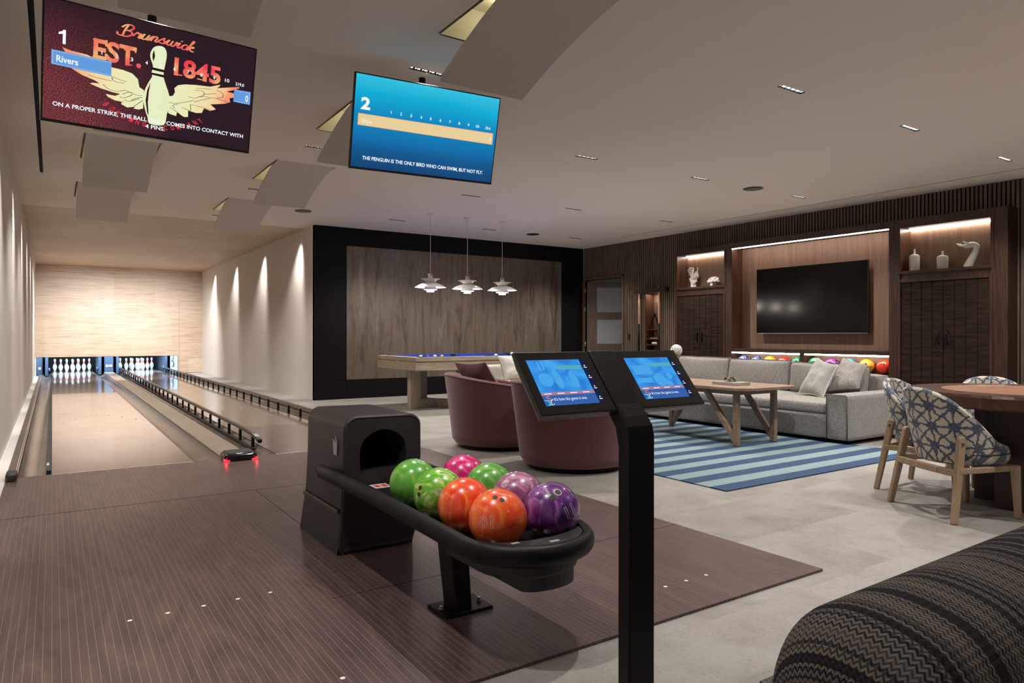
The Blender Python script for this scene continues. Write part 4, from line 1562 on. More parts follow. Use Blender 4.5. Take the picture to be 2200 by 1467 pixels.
tvtext(t, 'caption_text', '4 PINS.', 0.458, 0.553, 0.940, 0.034, WH, 0.003)

t = tv((2.296, 4.561, 2.628), -0.091, 'overhead blue screen with a tan player bar and a line about penguins', grad_screen('sea_picture', 'sea'))
tvpoly(t, 'name_box', [(27, 416), (979, 411), (980, 545), (27, 543)], TD, 0.0012)
tvpoly(t, 'name_box', [(31, 422), (975, 417), (976, 539), (31, 537)], TN, 0.0018)
tvtext(t, 'lane_number', '2', 0.040, 0.100, 0.364, 0.118, WH, bold=0.04)
tvtext(t, 'player_name', 'Skye', 0.049, 0.117, 0.512, 0.042, emis('faint_white', (0.9, 0.85, 0.7), 1.0), 0.0026)
tvtext(t, 'total_score', '0', 0.953, 0.966, 0.512, 0.046, bpy.data.materials['faint_white'], 0.0026)
for k, u in enumerate((238, 306, 374, 444, 511, 580, 649, 717, 786, 854)):
    tvtext(t, 'frame_number', str(k + 1), u / 1000 - (0.012 if k == 9 else 0.006), u / 1000 + (0.012 if k == 9 else 0.006), 0.372, 0.030, WH)
tvtext(t, 'speed_reading', '35.6', 0.914, 0.952, 0.372, 0.028, WH)
tvtext(t, 'caption_text', 'THE PENGUIN IS THE ONLY BIRD WHO CAN SWIM, BUT NOT FLY.', 0.071, 0.930, 0.911, 0.038, WH, 0.003)


# ------------------------------------------------------------------ ball return
BX, BY = 1.46, 2.12
t = thing('ball_return', 'black bowling ball return with hooded lift and looped rail rack', 'ball return', (1.44, 3.4, 0))
arcL = [(1.247 + 0.072 * (1 - math.cos(a)), 0.640 + 0.070 * math.sin(a)) for a in [PI / 2 * k / 7 for k in range(8)]]
arcR = [(1.685 - 0.072 * (1 - math.cos(a)), 0.640 + 0.065 * math.sin(a)) for a in [PI / 2 * k / 7 for k in range(7, -1, -1)]]
sec = [(1.214, 0.0), (1.234, 0.243), (1.245, 0.46)] + arcL + arcR + [(1.686, 0.477), (1.672, 0.25), (1.653, 0.07), (1.634, 0.0)]
hole = [(1.335, 0.40), (1.333, 0.50)] + [(1.464 - 0.131 * math.cos(a), 0.515 + 0.115 * math.sin(a)) for a in [PI * k / 16 for k in range(17)]] + [(1.594, 0.47), (1.592, 0.415)]
hs = MB()
NS = len(sec)
ys = [3.435, 3.80, 4.02]
rings = []
for j, y in enumerate(ys):
    rings.append([V((a + (0.0 if j < 2 else 0.0), y + (0.05 * max(0, 1 - b_ / 0.25) if j == 2 else 0), b_)) for a, b_ in sec])
for j in range(len(ys) - 1):
    hs.add(rings[j] + rings[j + 1], [(k, k + NS, (k + 1) % NS + NS, (k + 1) % NS) for k in range(NS)], False)
hs.add(rings[-1], [tuple(range(NS))[::-1]])
hs.build('lift_cover', MT['housing'], t, world=True)
# front face with its arched opening
fr = MB()


def around(loop, cx, cz, n):
    out = []
    for k in range(n):
        a = 2 * PI * k / n + 0.001
        dx_, dz_ = math.cos(a), math.sin(a)
        best = None
        for i in range(len(loop)):
            (x1, z1), (x2, z2) = loop[i], loop[(i + 1) % len(loop)]
            den = dx_ * (z2 - z1) - dz_ * (x2 - x1)
            if abs(den) < 1e-12:
                continue
            tt = ((x1 - cx) * (z2 - z1) - (z1 - cz) * (x2 - x1)) / den
            ss = ((x1 - cx) * dz_ - (z1 - cz) * dx_) / den
            if tt > 0 and -1e-6 <= ss <= 1 + 1e-6 and (best is None or tt < best):
                best = tt
        out.append((cx + dx_ * best, cz + dz_ * best))
    return out


NN = 96
so = around(sec, 1.464, 0.46, NN)
si = around(hole, 1.464, 0.46, NN)
sm = [(1.464 + (a - 1.464) * 0.965, 0.46 + (b_ - 0.46) * 0.965) for a, b_ in so]
fr.add([V((a, 3.435, b_)) for a, b_ in so] + [V((a, 3.422, b_)) for a, b_ in sm] + [V((a, 3.426, b_)) for a, b_ in [(1.464 + (a - 1.464) * 0.93, 0.46 + (b_ - 0.46) * 0.93) for a, b_ in so]] + [V((a, 3.426, b_)) for a, b_ in si],
       [(r * NN + k, r * NN + (k + 1) % NN, (r + 1) * NN + (k + 1) % NN, (r + 1) * NN + k) for r in range(3) for k in range(NN)])
fr.build('front_face', MT['housing'], t, world=True)
tn = MB()
tn.add([V((a, 3.426, b_)) for a, b_ in si] + [V((a, 3.80, b_)) for a, b_ in si], [(k, (k + 1) % NN, NN + (k + 1) % NN, NN + k) for k in range(NN)] + [tuple(range(NN, 2 * NN))])
tn.build('opening_tunnel', MT['void'], t, world=True)
cr = [(0, 0), (0.045, 0), (0.055, 0.085), (0.040, 0.055), (0.030, 0.105), (0.018, 0.050), (-0.008, 0.080)]
MB().prism(cr, (1.2415, 3.560, 0.500), (0, -1, 0.0), (0.0, 0, 1), (-0.003, 0, 0)).build('crown_badge', MT['silver'], t, world=True)
MB().bar((1.2225, 4.02, 0.215), (1.2225, 3.45, 0.218), 0.012, 0.022).build('side_strip', MT['rail'], t, world=True, bevel=0.003)
R_ = 0.24
path = [(1.206, 3.66, 0.397), (1.212, 3.45, 0.396), (BX - R_, 3.0, 0.393), (BX - R_, 2.6, 0.388), (BX - R_, 2.3, 0.384)]
path += [(BX - R_ * math.cos(a), BY - R_ * math.sin(a), 0.380) for a in [PI * k / 28 for k in range(29)]]
path += [(BX + R_, 2.3, 0.384), (BX + R_, 2.6, 0.388), (BX + R_, 3.0, 0.393), (BX + R_ + 0.006, 3.40, 0.396)]
MB().tube(path, 0.029, 14, rz=0.038).build('loop_rail', MT['black'], t, world=True)
tr = MB()
tr.box(1.245, 1.675, 2.12, 3.43, 0.335, 0.350)
tr.prism([(BX + 0.215 * math.cos(a), 2.12 - 0.215 * math.sin(a)) for a in [PI * k / 20 for k in range(21)]], (0, 0, 0.335), (1, 0, 0), (0, 1, 0), (0, 0, 0.015))
tr.build('tray', mat('glossy_tray', (0.012, 0.012, 0.014), 0.18), t, world=True)
en = MB().prism([(BX + 0.205 * math.cos(a), 2.075 - 0.180 * math.sin(a)) for a in [PI * (0.06 + 0.88 * k / 20) for k in range(21)]] + [(BX - 0.12, 2.00), (BX - 0.05, 1.985), (BX + 0.05, 1.985), (BX + 0.12, 2.00)], (0, 0, 0.350), (1, 0, 0), (0, 1, 0), (0, 0, 0.060))
en.build('end_stop', MT['blackm'], t, world=True, bevel=0.006)
for a, w_ in ((1.35, 0.020), (2.25, 0.016)):
    c_ = V((BX + 0.165 * math.cos(a + 0.2), 2.075 - 0.150 * math.sin(a + 0.2), 0.411))
    MB().rbox(c_, (w_, 0.008, 0.0015), 0.0012).build('label_plate', MT['silver'], t, world=True)
lg = MB().bar((1.398, 2.497, 0.0), (1.398, 2.56, 0.34), 0.072, 0.110, side=(1, 0, 0), wd1=0.085, hg1=0.12)
lg.build('leg', MT['black'], t, world=True, bevel=0.004)
bp_ = MB().box(1.30, 1.522, 2.42, 2.582, 0.0, 0.012).build('base_plate', MT['black'], t, world=True, bevel=0.004)
for x, y in ((1.322, 2.50), (1.50, 2.50)):
    MB().cyl((x, y, 0.012), (x, y, 0.016), 0.011, n=12).cyl((x, y, 0.016), (x, y, 0.026), 0.008, n=6, smooth=False).build('bolt', MT['steel'], t, world=True)
pd = MB()
for rr, yb, z0, z1 in ((0.205, 2.34, 0.292, 0.336), (0.19, 2.30, 0.282, 0.300)):
    pd.prism([(BX - rr, yb)] + [(BX - rr * math.cos(a), 2.12 - rr * math.sin(a)) for a in [PI * k / 20 for k in range(21)]] + [(BX + rr, yb)], (0, 0, z0), (1, 0, 0), (0, 1, 0), (0, 0, z1 - z0))
pd.build('under_shell', MT['blackm'], t, world=True, bevel=0.008)
pd = MB().prism([(1.355, 2.26), (1.355, 1.985)] + [(1.472 - 0.117 * math.cos(a), 1.985 - 0.055 * math.sin(a)) for a in [PI * k / 16 for k in range(1, 16)]] + [(1.589, 1.985), (1.589, 2.26)], (0, 0, 0.238), (1, 0, 0), (0, 1, 0), (0, 0, 0.055))
pd.build('motor_pod', MT['blackm'], t, world=True, bevel=0.005)
st_ = MB().box(1.37, 1.46, 3.300, 3.395, 0.350, 0.3508).box(1.45, 1.50, 3.50, 3.55, 0.401, 0.402).box(1.53, 1.58, 3.30, 3.36, 0.350, 0.3508)
st_.build('warning_sticker', bpy.data.materials['white_sticker'], t, world=True)
MB().box(1.385, 1.41, 3.32, 3.375, 0.3508, 0.3512).box(1.42, 1.45, 3.32, 3.375, 0.3508, 0.3512).build('sticker_print', bpy.data.materials['red_print'], t, world=True)

LETT = mat('white_engraving', (0.72, 0.70, 0.64), 0.5)
HOLE = mat('dark_finger_hole', (0.05, 0.03, 0.015), 0.7)


def sph_frame(d, u):
    d, u = V(d).normalized(), V(u)
    a = (u - d * d.dot(u))
    a.normalize()
    return d, a, a.cross(d)


def ball_text(parent, name, s, d, u, h, wd, outline=0.0, r=0.108, bold=0.0, arc=0.0):
    """lettering laid on the ball; d = direction of its centre, u = direction its tops point to"""
    d, a, e = sph_frame(d, (V(u) - V(d)))
    vs, fs = text_geo(s, 1.0, outline=outline, bold=bold)
    xs = [p[0] for p in vs]
    ys = [p[1] for p in vs]
    cx, cy = (min(xs) + max(xs)) / 2, (min(ys) + max(ys)) / 2
    k = wd / (max(xs) - min(xs))
    k2 = h / (max(ys) - min(ys))
    out = []
    for p in vs:
        x, y = (p[0] - cx) * k, (p[1] - cy) * k2
        y -= arc * x * x
        q = d * r + e * x + a * y
        out.append(q.normalized() * (r + 0.0004 + (p[2] * k * 0.3 if outline else 0)))
    MB().add(out, fs).build(name, LETT, parent)


def disc(parent, d, rad, name, m_, r=0.108, lift=0.0006, ring=None):
    d, a, e = sph_frame(d, (0.31, 0.2, 0.93))
    vs = [d * (r + lift)]
    n = 18
    for k in range(n):
        t_ = 2 * PI * k / n
        q = d * r + a * rad * math.cos(t_) + e * rad * math.sin(t_)
        vs.append(q.normalized() * (r + lift))
    MB().add(vs, [(0, 1 + k, 1 + (k + 1) % n) for k in range(n)]).build(name, m_, parent)


def ball_num(parent, s, d, u, h, r=0.108, lw=0.0015):
    """outlined numeral on a ball: thin closed ribbons"""
    d, a, e = sph_frame(d, (V(u) - V(d)))
    loops = []

    def ell(cx, cy, rx, ry, n=28, a0=0, a1=2 * PI):
        return [(cx + rx * math.cos(a0 + (a1 - a0) * k / n), cy + ry * math.sin(a0 + (a1 - a0) * k / n)) for k in range(n + 1)]
    x = -0.36 * (len(s) - 1)
    for ch in s:
        if ch == '0':
            loops += [ell(x, 0, 0.34, 0.5), ell(x, 0, 0.15, 0.31)]
        elif ch == '1':
            loops.append([(x - 0.1, -0.5), (x + 0.1, -0.5), (x + 0.1, 0.5), (x - 0.1, 0.5), (x - 0.1, -0.5)])
        elif ch == '6':
            loops += [ell(x, -0.16, 0.34, 0.34), ell(x, -0.16, 0.15, 0.15), ell(x, 0, 0.50, 0.56), catmull([(x - 0.34, -0.12), (x - 0.30, 0.2), (x - 0.05, 0.46), (x + 0.22, 0.46), (x + 0.2, 0.30), (x - 0.02, 0.26), (x - 0.12, 0.14)], 4)]
        x += 0.72
    mb = MB()
    for lp_ in loops:
        dense = []
        for p, q in zip(lp_[:-1], lp_[1:]):
            nn_ = max(1, int(math.hypot(q[0] - p[0], q[1] - p[1]) / 0.08))
            dense += [(p[0] + (q[0] - p[0]) * k / nn_, p[1] + (q[1] - p[1]) * k / nn_) for k in range(nn_)]
        dense.append(lp_[-1])
        ribbon(mb, [(p[0] * h, p[1] * h) for p in dense], lw, lambda p, q: (d * r + e * p + a * q).normalized() * (r + 0.0005))
    mb.build('number', LETT, parent)


BALLS = {
    'A': ((1.366, 2.855), 'plain green bowling ball closest to the hood of the ball return', [(0.3, (0.09, 0.34, 0.03)), (0.6, (0.13, 0.42, 0.04)), (0.8, (0.30, 0.58, 0.08))], 5),
    'B': ((1.362, 2.602), 'swirled lime green bowling ball with finger holes facing the approach', [(0.3, (0.08, 0.36, 0.02)), (0.52, (0.20, 0.50, 0.03)), (0.7, (0.58, 0.72, 0.25)), (0.8, (0.04, 0.28, 0.07))], 11),
    'C': ((1.355, 2.365), 'red-orange bowling ball behind the orange number ten ball', [(0.32, (0.72, 0.030, 0.012)), (0.55, (0.82, 0.075, 0.015)), (0.75, (0.90, 0.25, 0.05))], 7),
    'D': ((1.357, 2.128), 'bright orange bowling ball with an outlined number ten', [(0.32, (0.80, 0.060, 0.012)), (0.55, (0.86, 0.11, 0.016)), (0.75, (0.92, 0.22, 0.04))], 7),
    'E': ((1.608, 2.822), 'magenta bowling ball farthest back in the right row of the rack', [(0.3, (0.50, 0.004, 0.10)), (0.6, (0.66, 0.010, 0.17)), (0.8, (0.78, 0.18, 0.38))], 8),
    'F': ((1.605, 2.587), 'green bowling ball between the magenta and the mauve balls', [(0.3, (0.06, 0.27, 0.03)), (0.6, (0.10, 0.36, 0.05)), (0.8, (0.30, 0.50, 0.12))], 8),
    'G': ((1.598, 2.353), 'mauve pink bowling ball with an outlined six', [(0.3, (0.22, 0.055, 0.16)), (0.55, (0.34, 0.115, 0.24)), (0.75, (0.52, 0.28, 0.38))], 9),
    'H': ((1.589, 2.109), 'deep purple bowling ball with an outlined eleven and two finger holes', [(0.3, (0.055, 0.008, 0.10)), (0.55, (0.14, 0.025, 0.20)), (0.75, (0.34, 0.13, 0.38))], 7),
}
bt = {}
for k, ((x, y), lab, stops, sc) in BALLS.items():
    t = thing('bowling_ball', lab, 'bowling ball', (x, y, 0.46), group='bowling balls on the ball return')
    MB().sphere((0, 0, 0), 0.108, 56, 32).build('ball', marble_ball('ball_colour_' + k, stops, sc), t)
    bt[k] = t
ball_num(bt['D'], '10', (-0.787, -0.605, 0.122), (-0.71, -0.612, -0.348), 0.044)
ball_text(bt['D'], 'brand_name', 'Brunswick', (-0.10, -0.40, 0.90), (-0.28, -0.58, 0.76), 0.013, 0.070, arc=5.0)
ball_text(bt['D'], 'small_number', 'KAPTISSA', (-0.80, -0.45, -0.40), (-0.744, -0.406, -0.53), 0.008, 0.062)
disc(bt['D'], (-0.363, -0.397, 0.843), 0.0095, 'finger_hole', HOLE)
disc(bt['D'], (-0.213, -0.594, 0.776), 0.0095, 'finger_hole', HOLE)
ball_num(bt['H'], '11', (0.05, -0.98, 0.195), (-0.029, -0.906, 0.423), 0.044)
ball_text(bt['H'], 'brand_name', 'Brunswick', (-0.469, -0.30, 0.83), (-0.80, -0.1, 0.6), 0.014, 0.066, arc=4.0)
disc(bt['H'], (-0.18, -0.585, 0.79), 0.0150, 'hole_ring', LETT, lift=0.0004)
disc(bt['H'], (-0.18, -0.585, 0.79), 0.0125, 'finger_hole', HOLE, lift=0.0009)
disc(bt['H'], (-0.432, -0.637, 0.638), 0.0125, 'finger_hole', HOLE)
ball_num(bt['B'], '6', (-0.444, -0.856, 0.264), (-0.7, -0.7, 0.2), 0.030)
disc(bt['B'], (-0.903, -0.215, 0.371), 0.010, 'finger_hole', HOLE)
disc(bt['B'], (-0.965, -0.225, 0.133), 0.010, 'finger_hole', HOLE)
ball_num(bt['G'], '6', (-0.719, -0.207, 0.664), (-0.55, -0.22, 0.82), 0.030)
ball_num(bt['A'], '6', (0.18, -0.386, 0.905), (0.30, -0.48, 0.82), 0.030)
ball_num(bt['C'], '10', (-0.578, -0.553, -0.60), (-0.60, -0.40, -0.7), 0.030)


# ------------------------------------------------------------------ kiosk with two tilted touch screens
KT = 0.889
t = thing('scoring_kiosk', 'black post kiosk with two tilted blue touch screens', 'kiosk', (1.435, 1.49, ZF))
K0 = V((1.136, 1.532, 0.935))
ku = V((0, math.cos(KT), math.sin(KT)))
kn = V((0, -math.sin(KT), math.cos(KT)))       # out of the glass


def kp(x, v, o=0.0):
    return K0 + V((x, 0, 0)) + ku * v + kn * o


for nm, xa, xb in (('left', -0.030, 0.246), ('right', 0.352, 0.628)):
    c = kp(xa, -0.030, -0.003)
    b = MB()
    W, H = xb - xa, 0.220
    ins = 0.030 if nm == 'left' else 0.0
    i2 = 0.0 if nm == 'left' else 0.030
    A = [kp(xa, -0.030, -0.003), kp(xb, -0.030, -0.003), kp(xb, 0.190, -0.003), kp(xa, 0.190, -0.003)]
    Bk = [kp(xa + ins * 0.4, -0.028, -0.014), kp(xb - i2 * 0.4, -0.028, -0.014), kp(xb - i2 * 0.4, 0.188, -0.014), kp(xa + ins * 0.4, 0.188, -0.014)]
    Ck = [kp(xa + ins, -0.014, -0.058), kp(xb - i2, -0.014, -0.058), kp(xb - i2, 0.17, -0.058), kp(xa + ins, 0.17, -0.058)]
    b.add(A + [kp(xa, -0.030, -0.014), kp(xb, -0.030, -0.014), kp(xb, 0.190, -0.014), kp(xa, 0.190, -0.014)] + Ck,
          [(0, 1, 2, 3), (0, 4, 5, 1), (1, 5, 6, 2), (2, 6, 7, 3), (3, 7, 4, 0), (4, 8, 9, 5), (5, 9, 10, 6), (6, 10, 11, 7), (7, 11, 8, 4), (11, 10, 9, 8)])
    po = b.build('panel_housing', MT['panelh'], t, world=True, bevel=0.002)
    g = MB().add([kp(xa + 0.003, -0.027, -0.002), kp(xb - 0.003, -0.027, -0.002), kp(xb - 0.003, 0.187, -0.002), kp(xa + 0.003, 0.187, -0.002)], [(0, 1, 2, 3)])
    g.build('glass', MT['blackgl'], t, world=True)
    x0 = 0.0 if nm == 'left' else 0.380
    SW, SH = 0.216, 0.159

    def kq(u, v, o, x0=x0):
        return kp(x0 + u * SW, SH * (1 - v), o)

    def quad(mb, u0, u1, v0, v1, o):
        return mb.add([kq(u0, v0, o), kq(u1, v0, o), kq(u1, v1, o), kq(u0, v1, o)], [(3, 2, 1, 0)], uvs=[(0, 1), (1, 1), (1, 0), (0, 0)])
    pic = quad(MB(), 0, 0.90, 0, 1, -0.0015).build('picture', grad_screen('blue_picture_' + nm, 'blue'), t, world=True)
    lightb = emis('pale_pin_shape_' + nm, (0.07, 0.38, 0.80), 1.0)
    f = MB()
    if nm == 'left':
        shapes = [[(404, 17), (358, 74), (355, 191), (350, 306), (330, 400), (325, 520), (366, 650), (418, 654), (457, 514), (440, 350), (410, 236), (425, 135), (431, 48)],
                  [(634, 262), (597, 348), (589, 479), (621, 632), (685, 637), (718, 516), (706, 369), (677, 264)],
                  [(154, 37), (145, 120), (139, 238), (190, 241), (185, 120), (174, 38)], [(216, 39), (211, 242), (251, 215), (257, 41)]]
        shapes.append([(185 + 118 * math.cos(a), 445 + 150 * math.sin(a)) for a in [2 * PI * k / 20 for k in range(20)]])
    else:
        shapes = [[(500 + 120 * math.cos(a), 560 + 160 * math.sin(a)) for a in [2 * PI * k / 20 for k in range(20)]],
                  [(720 + 60 * math.cos(a), 480 + 80 * math.sin(a)) for a in [2 * PI * k / 20 for k in range(20)]],
                  [(650 + 70 * math.cos(a), 660 + 60 * math.sin(a)) for a in [2 * PI * k / 20 for k in range(20)]],
                  [(60, 190), (420, 190), (420, 420), (60, 420)], [(40, 500), (340, 500), (340, 620), (40, 620)]]
    for sh_ in shapes:
        f.add([kq(a / 1000, b_ / 1000, -0.0011) for a, b_ in sh_], [tuple(range(len(sh_)))[::-1]])
    f.build('pin_shapes', lightb, t, world=True)
    f = quad(MB(), 0.905, 1.0, 0, 1, -0.0014)
    mn = f.build('menu_column', emis('menu_dark_' + nm, (0.012, 0.016, 0.055), 1.0), t, world=True)
    f = MB()
    for v in (0.20, 0.44, 0.68, 0.92):
        quad(f, 0.925, 0.98, v - 0.012, v + 0.004, -0.0008)
        quad(f, 0.94, 0.96, v - 0.06, v - 0.035, -0.0008)
    f.build('menu_icon', WH, t, world=True)
    quad(MB(), 0, 0.90, 0.72, 0.785, -0.0008).build('red_band', emis('dusty_red_band_' + nm, (0.42, 0.20, 0.30), 1.0), t, world=True)
    quad(MB(), 0, 0.90, 0.785, 1.0, -0.0010).build('slogan_band', emis('slogan_blue_' + nm, (0.035, 0.12, 0.40), 1.0), t, world=True)
    quad(MB(), 0.45, 0.88, 0.14, 0.235, -0.0007).build('name_bar', emis('teal_bar_' + nm, (0.10, 0.40, 0.52), 1.0), t, world=True)
    f = MB()
    vs, fs = fit_text("It's how the game is one.", 0.17 * SW, 0.72 * SW, 0, 0.062 * SH)
    f.add([kq(a / SW, 0.905 - b_ / SH, -0.0004) for a, b_, _ in vs], fs)
    f.build('slogan_text', WH, t, world=True)
    for pl, mcol in (([(120, 800), (62, 815), (60, 850), (120, 850), (120, 890), (50, 890)], (0.62, 0.25, 0.25)), ([(10, 885), (70, 905), (70, 990), (30, 985)], (0.12, 0.75, 0.95)), ([(150, 870), (105, 905), (95, 990), (145, 965)], (0.85, 0.80, 0.45))):
        f = ribbon(MB(), pl, 16, lambda a, b_: kq(a / 1000, b_ / 1000, -0.0005))
        f.build('logo_stroke', emis('logo_ink', mcol, 1.0), t, world=True)
    f = MB()
    for k in range(4):
        quad(f, 0.05 + k * 0.215, 0.17 + k * 0.215, 0.745, 0.762, -0.0004)
    f.build('band_buttons', WH, t, world=True)
# central spine bending into the post
xa, xb = 0.248, 0.350
sp = MB()
pr = [kp(0, 0.192, 0.002), kp(0, -0.092, 0.002), V((0, 1.465, 0.835)), V((0, 1.465, ZF))]
bk = [kp(0, 0.192, -0.050), kp(0, -0.06, -0.045), V((0, 1.515, 0.80)), V((0, 1.515, ZF))]
L = [V((K0.x + xa, p.y, p.z)) for p in pr] + [V((K0.x + xa, p.y, p.z)) for p in bk]
Rr = [p + V((xb - xa, 0, 0)) for p in L]
fs = []
for k in range(3):
    fs += [(k, k + 1, 8 + k + 1, 8 + k), (4 + k, 12 + k, 12 + k + 1, 4 + k + 1), (k, 4 + k, 4 + k + 1, k + 1), (8 + k, 8 + k + 1, 12 + k + 1, 12 + k)]
fs += [(0, 8, 12, 4), (3, 7, 15, 11)]
sp.add(L + Rr, [f[::-1] for f in fs])
sp.build('post', MT['black'], t, world=True, bevel=0.006, seg=3)
MB().box(K0.x + 0.18, K0.x + 0.42, 1.40, 1.60, ZF, 0.0).build('foot_plate', MT['black'], t, world=True, bevel=0.003)
f = MB()
for k in range(7):
    x_ = K0.x + 0.262
    rnd = random.Random(k)
    while x_ < K0.x + 0.335:
        wl = 0.003 + rnd.random() * 0.008
        p = kp(x_ - K0.x, -0.055 + k * 0.0065, 0.0024)
        f.add([p, p + V((wl, 0, 0)), p + V((wl, 0, 0)) + ku * 0.0022, p + ku * 0.0022], [(0, 1, 2, 3)])
        x_ += wl + 0.0025
f.build('embossed_notice', mat('dark_emboss', (0.045, 0.042, 0.04), 0.5), t, world=True)


# ------------------------------------------------------------------ soft furnishing helpers
def pillow(name, corners, thick, m_, lab, cat, pipe=None, seed=1, grp=None, ear=0.10):
    """corners: top-left, top-right, bottom-right, bottom-left in the world"""
    TL, TR, BR, BL = [V(c) for c in corners]
    cen = (TL + TR + BR + BL) / 4
    nrm = (TR - TL).cross(BL - TL).normalized()
    zb = min(p.z for p in (TL, TR, BR, BL))
    o = thing(name, lab, cat, (cen.x, cen.y, zb), group=grp)

    def base(u, v):
        a = (2 * u - 1)
        b_ = (2 * v - 1)
        uu = 0.5 + 0.5 * a * (1 - ear * (1 - b_ * b_))
        vv = 0.5 + 0.5 * b_ * (1 - ear * (1 - a * a))
        return TL * (1 - uu) * (1 - vv) + TR * uu * (1 - vv) + BR * uu * vv + BL * (1 - uu) * vv

    mb = MB()
    for sg in (1, -1):
        def fn(u, v, sg=sg):
            a, b_ = 2 * u - 1, 2 * v - 1
            h = thick / 2 * (max(0, (1 - a ** 4) * (1 - b_ ** 4))) ** 0.62
            p = base(u, v)
            w_ = noise.noise(V((a * 2.2 + seed, b_ * 2.2, seed * 1.3))) * 0.018 * (1 - a ** 4) * (1 - b_ ** 4)
            w_ += noise.noise(V((a * 6 + seed, b_ * 6, seed * 2.3))) * 0.006 * (1 - a ** 8) * (1 - b_ ** 8)
            return p + nrm * sg * (h + w_)
        mb.grid(fn, 22, 22, flip=(sg < 0))
    mb.build('cover', m_, o, world=True)
    if pipe:
        ring = [base(k / 16, 0) for k in range(16)] + [base(1, k / 16) for k in range(16)] + [base(1 - k / 16, 1) for k in range(16)] + [base(0, 1 - k / 16) for k in range(16)]
        MB().tube(ring, 0.0045, 6, closed=True).build('piping', pipe, o, world=True)
    return o


def edge_pipe(mb, c, h, r, axis_face):
    """piping loop round one face of a cushion"""
    return mb


# ------------------------------------------------------------------ tub chairs
def tub_chair(loc, rz, lab):
    t = thing('tub_chair', lab, 'armchair', (loc[0], loc[1], ZF + 0.009), rz, 'maroon swivel tub chairs')
    # back points to local -x; open to +x
    def rim(a):
        k = abs(a) / math.radians(130)
        return 0.725 - 0.15 * min(1, max(0, (k - 0.15) / 0.85)) ** 1.2

    n = 56
    amax = math.radians(128)
    mb = MB()

    def outer(u, v):
        a = -amax + 2 * amax * u
        z = 0.036 + (rim(a) - 0.036) * v
        r = 0.485 + 0.085 * v ** 1.1
        if v < 0.06:
            r -= 0.03 * (1 - v / 0.06) ** 2
        return (-r * math.cos(a), r * math.sin(a), z)

    def inner(u, v):
        a = -amax + 2 * amax * u
        z = 0.30 + (rim(a) - 0.30) * v
        r = 0.485 + 0.085 * ((z - 0.036) / (rim(a) - 0.036)) ** 1.1 - 0.085
        return (-r * math.cos(a), r * math.sin(a), z)

    mb.grid(outer, n, 14, flip=True)
    mb.grid(inner, n, 8)

    def top(u, v):
        a = -amax + 2 * amax * u
        ro, ri = 0.570, 0.485
        m_ = (ro + ri) / 2
        th = PI * v
        r = m_ + (ro - ri) / 2 * math.cos(th)
        return (-r * math.cos(a), r * math.sin(a), rim(a) + 0.022 * math.sin(th))
    mb.grid(top, n, 8, flip=True)
    for u in (0.0, 1.0):
        mb.grid(lambda p, q, u=u: V(outer(u, 0.0 + q)) * (1 - p) + V(inner(u, q)) * p, 4, 10, flip=(u == 1.0))
    # front of the base under the seat, bottom disc
    prof_ = [(0.44, 0.036), (0.458, 0.055), (0.468, 0.20), (0.475, 0.30), (0.45, 0.315), (0.0, 0.315)]
    mb.lathe(prof_, 56, cap0=True)
    mb.build('shell', MT['maroon'], t)
    pp = [(-(0.568) * math.cos(a), 0.568 * math.sin(a), rim(a) + 0.004) for a in [-amax + 2 * amax * k / 50 for k in range(51)]]
    MB().tube(pp, 0.006, 6).build('piping', MT['maroonp'], t)
    sc_ = MB().lathe([(0.0, 0.315), (0.435, 0.315), (0.452, 0.34), (0.452, 0.40), (0.43, 0.432), (0.34, 0.448), (0.0, 0.455)], 48)
    sc_.build('seat_cushion', MT['maroon'], t)
    MB().cyl((0, 0, 0.0), (0, 0, 0.022), 0.41, 0.41, 48).cyl((0, 0, 0.02), (0, 0, 0.06), 0.12, 0.12, 24).build('swivel_base', MT['black'], t)
    return t


tub_chair((3.875, 6.05), math.radians(-22), 'maroon tub chair with a cushion, farther from the score kiosk')
tub_chair((3.835, 4.75), math.radians(-18), 'maroon tub chair standing right behind the score kiosk')
pillow('throw_pillow', [(3.44, 6.24, 0.85), (3.60, 5.88, 0.86), (3.84, 5.84, 0.50), (3.68, 6.20, 0.49)], 0.15, MT['maroonp'], 'dark maroon velvet cushion sitting in the farther tub chair', 'cushion', None, 3)

# ------------------------------------------------------------------ rug
o = MB().box(4.10, 6.95, 3.322, 6.95, ZF + 0.001, ZF + 0.009).build('striped_rug', MT['rug'], origin=(4.10, 3.322, ZF))
tag(o, 'large flat rug with navy and pale teal stripes under the seating', 'rug')
RG = ZF + 0.009

# ------------------------------------------------------------------ sectional sofa
SX = 6.84
t = thing('sofa', 'long grey tweed sofa facing the striped rug', 'sofa', (7.5, 5.6, ZF))
bs = MB()
bs.rbox((7.55, 6.10, 0.165), (0.71, 1.88, 0.135), 0.03)
bs.build('base', MT['sofa'], t, world=True)
MB().box(6.93, 8.2, 4.1, 7.9, RG, 0.035).build('plinth', MT['void'], t, world=True)
MB().rbox((7.56, 4.125, 0.270), (0.72, 0.122, 0.240), 0.03, n=6).build('arm', MT['sofa'], t, world=True)
ap = MB()
ap.tube([(6.838, 4.012, 0.04), (6.838, 4.010, 0.49), (6.838, 4.025, 0.507), (6.838, 4.225, 0.507), (6.838, 4.240, 0.49), (6.838, 4.240, 0.04)], 0.006, 6)
ap.build('piping', MT['sofa_pipe'], t, world=True)
MB().rbox((8.16, 6.17, 0.345), (0.125, 1.84, 0.325), 0.04).build('back_frame', MT['sofa'], t, world=True)
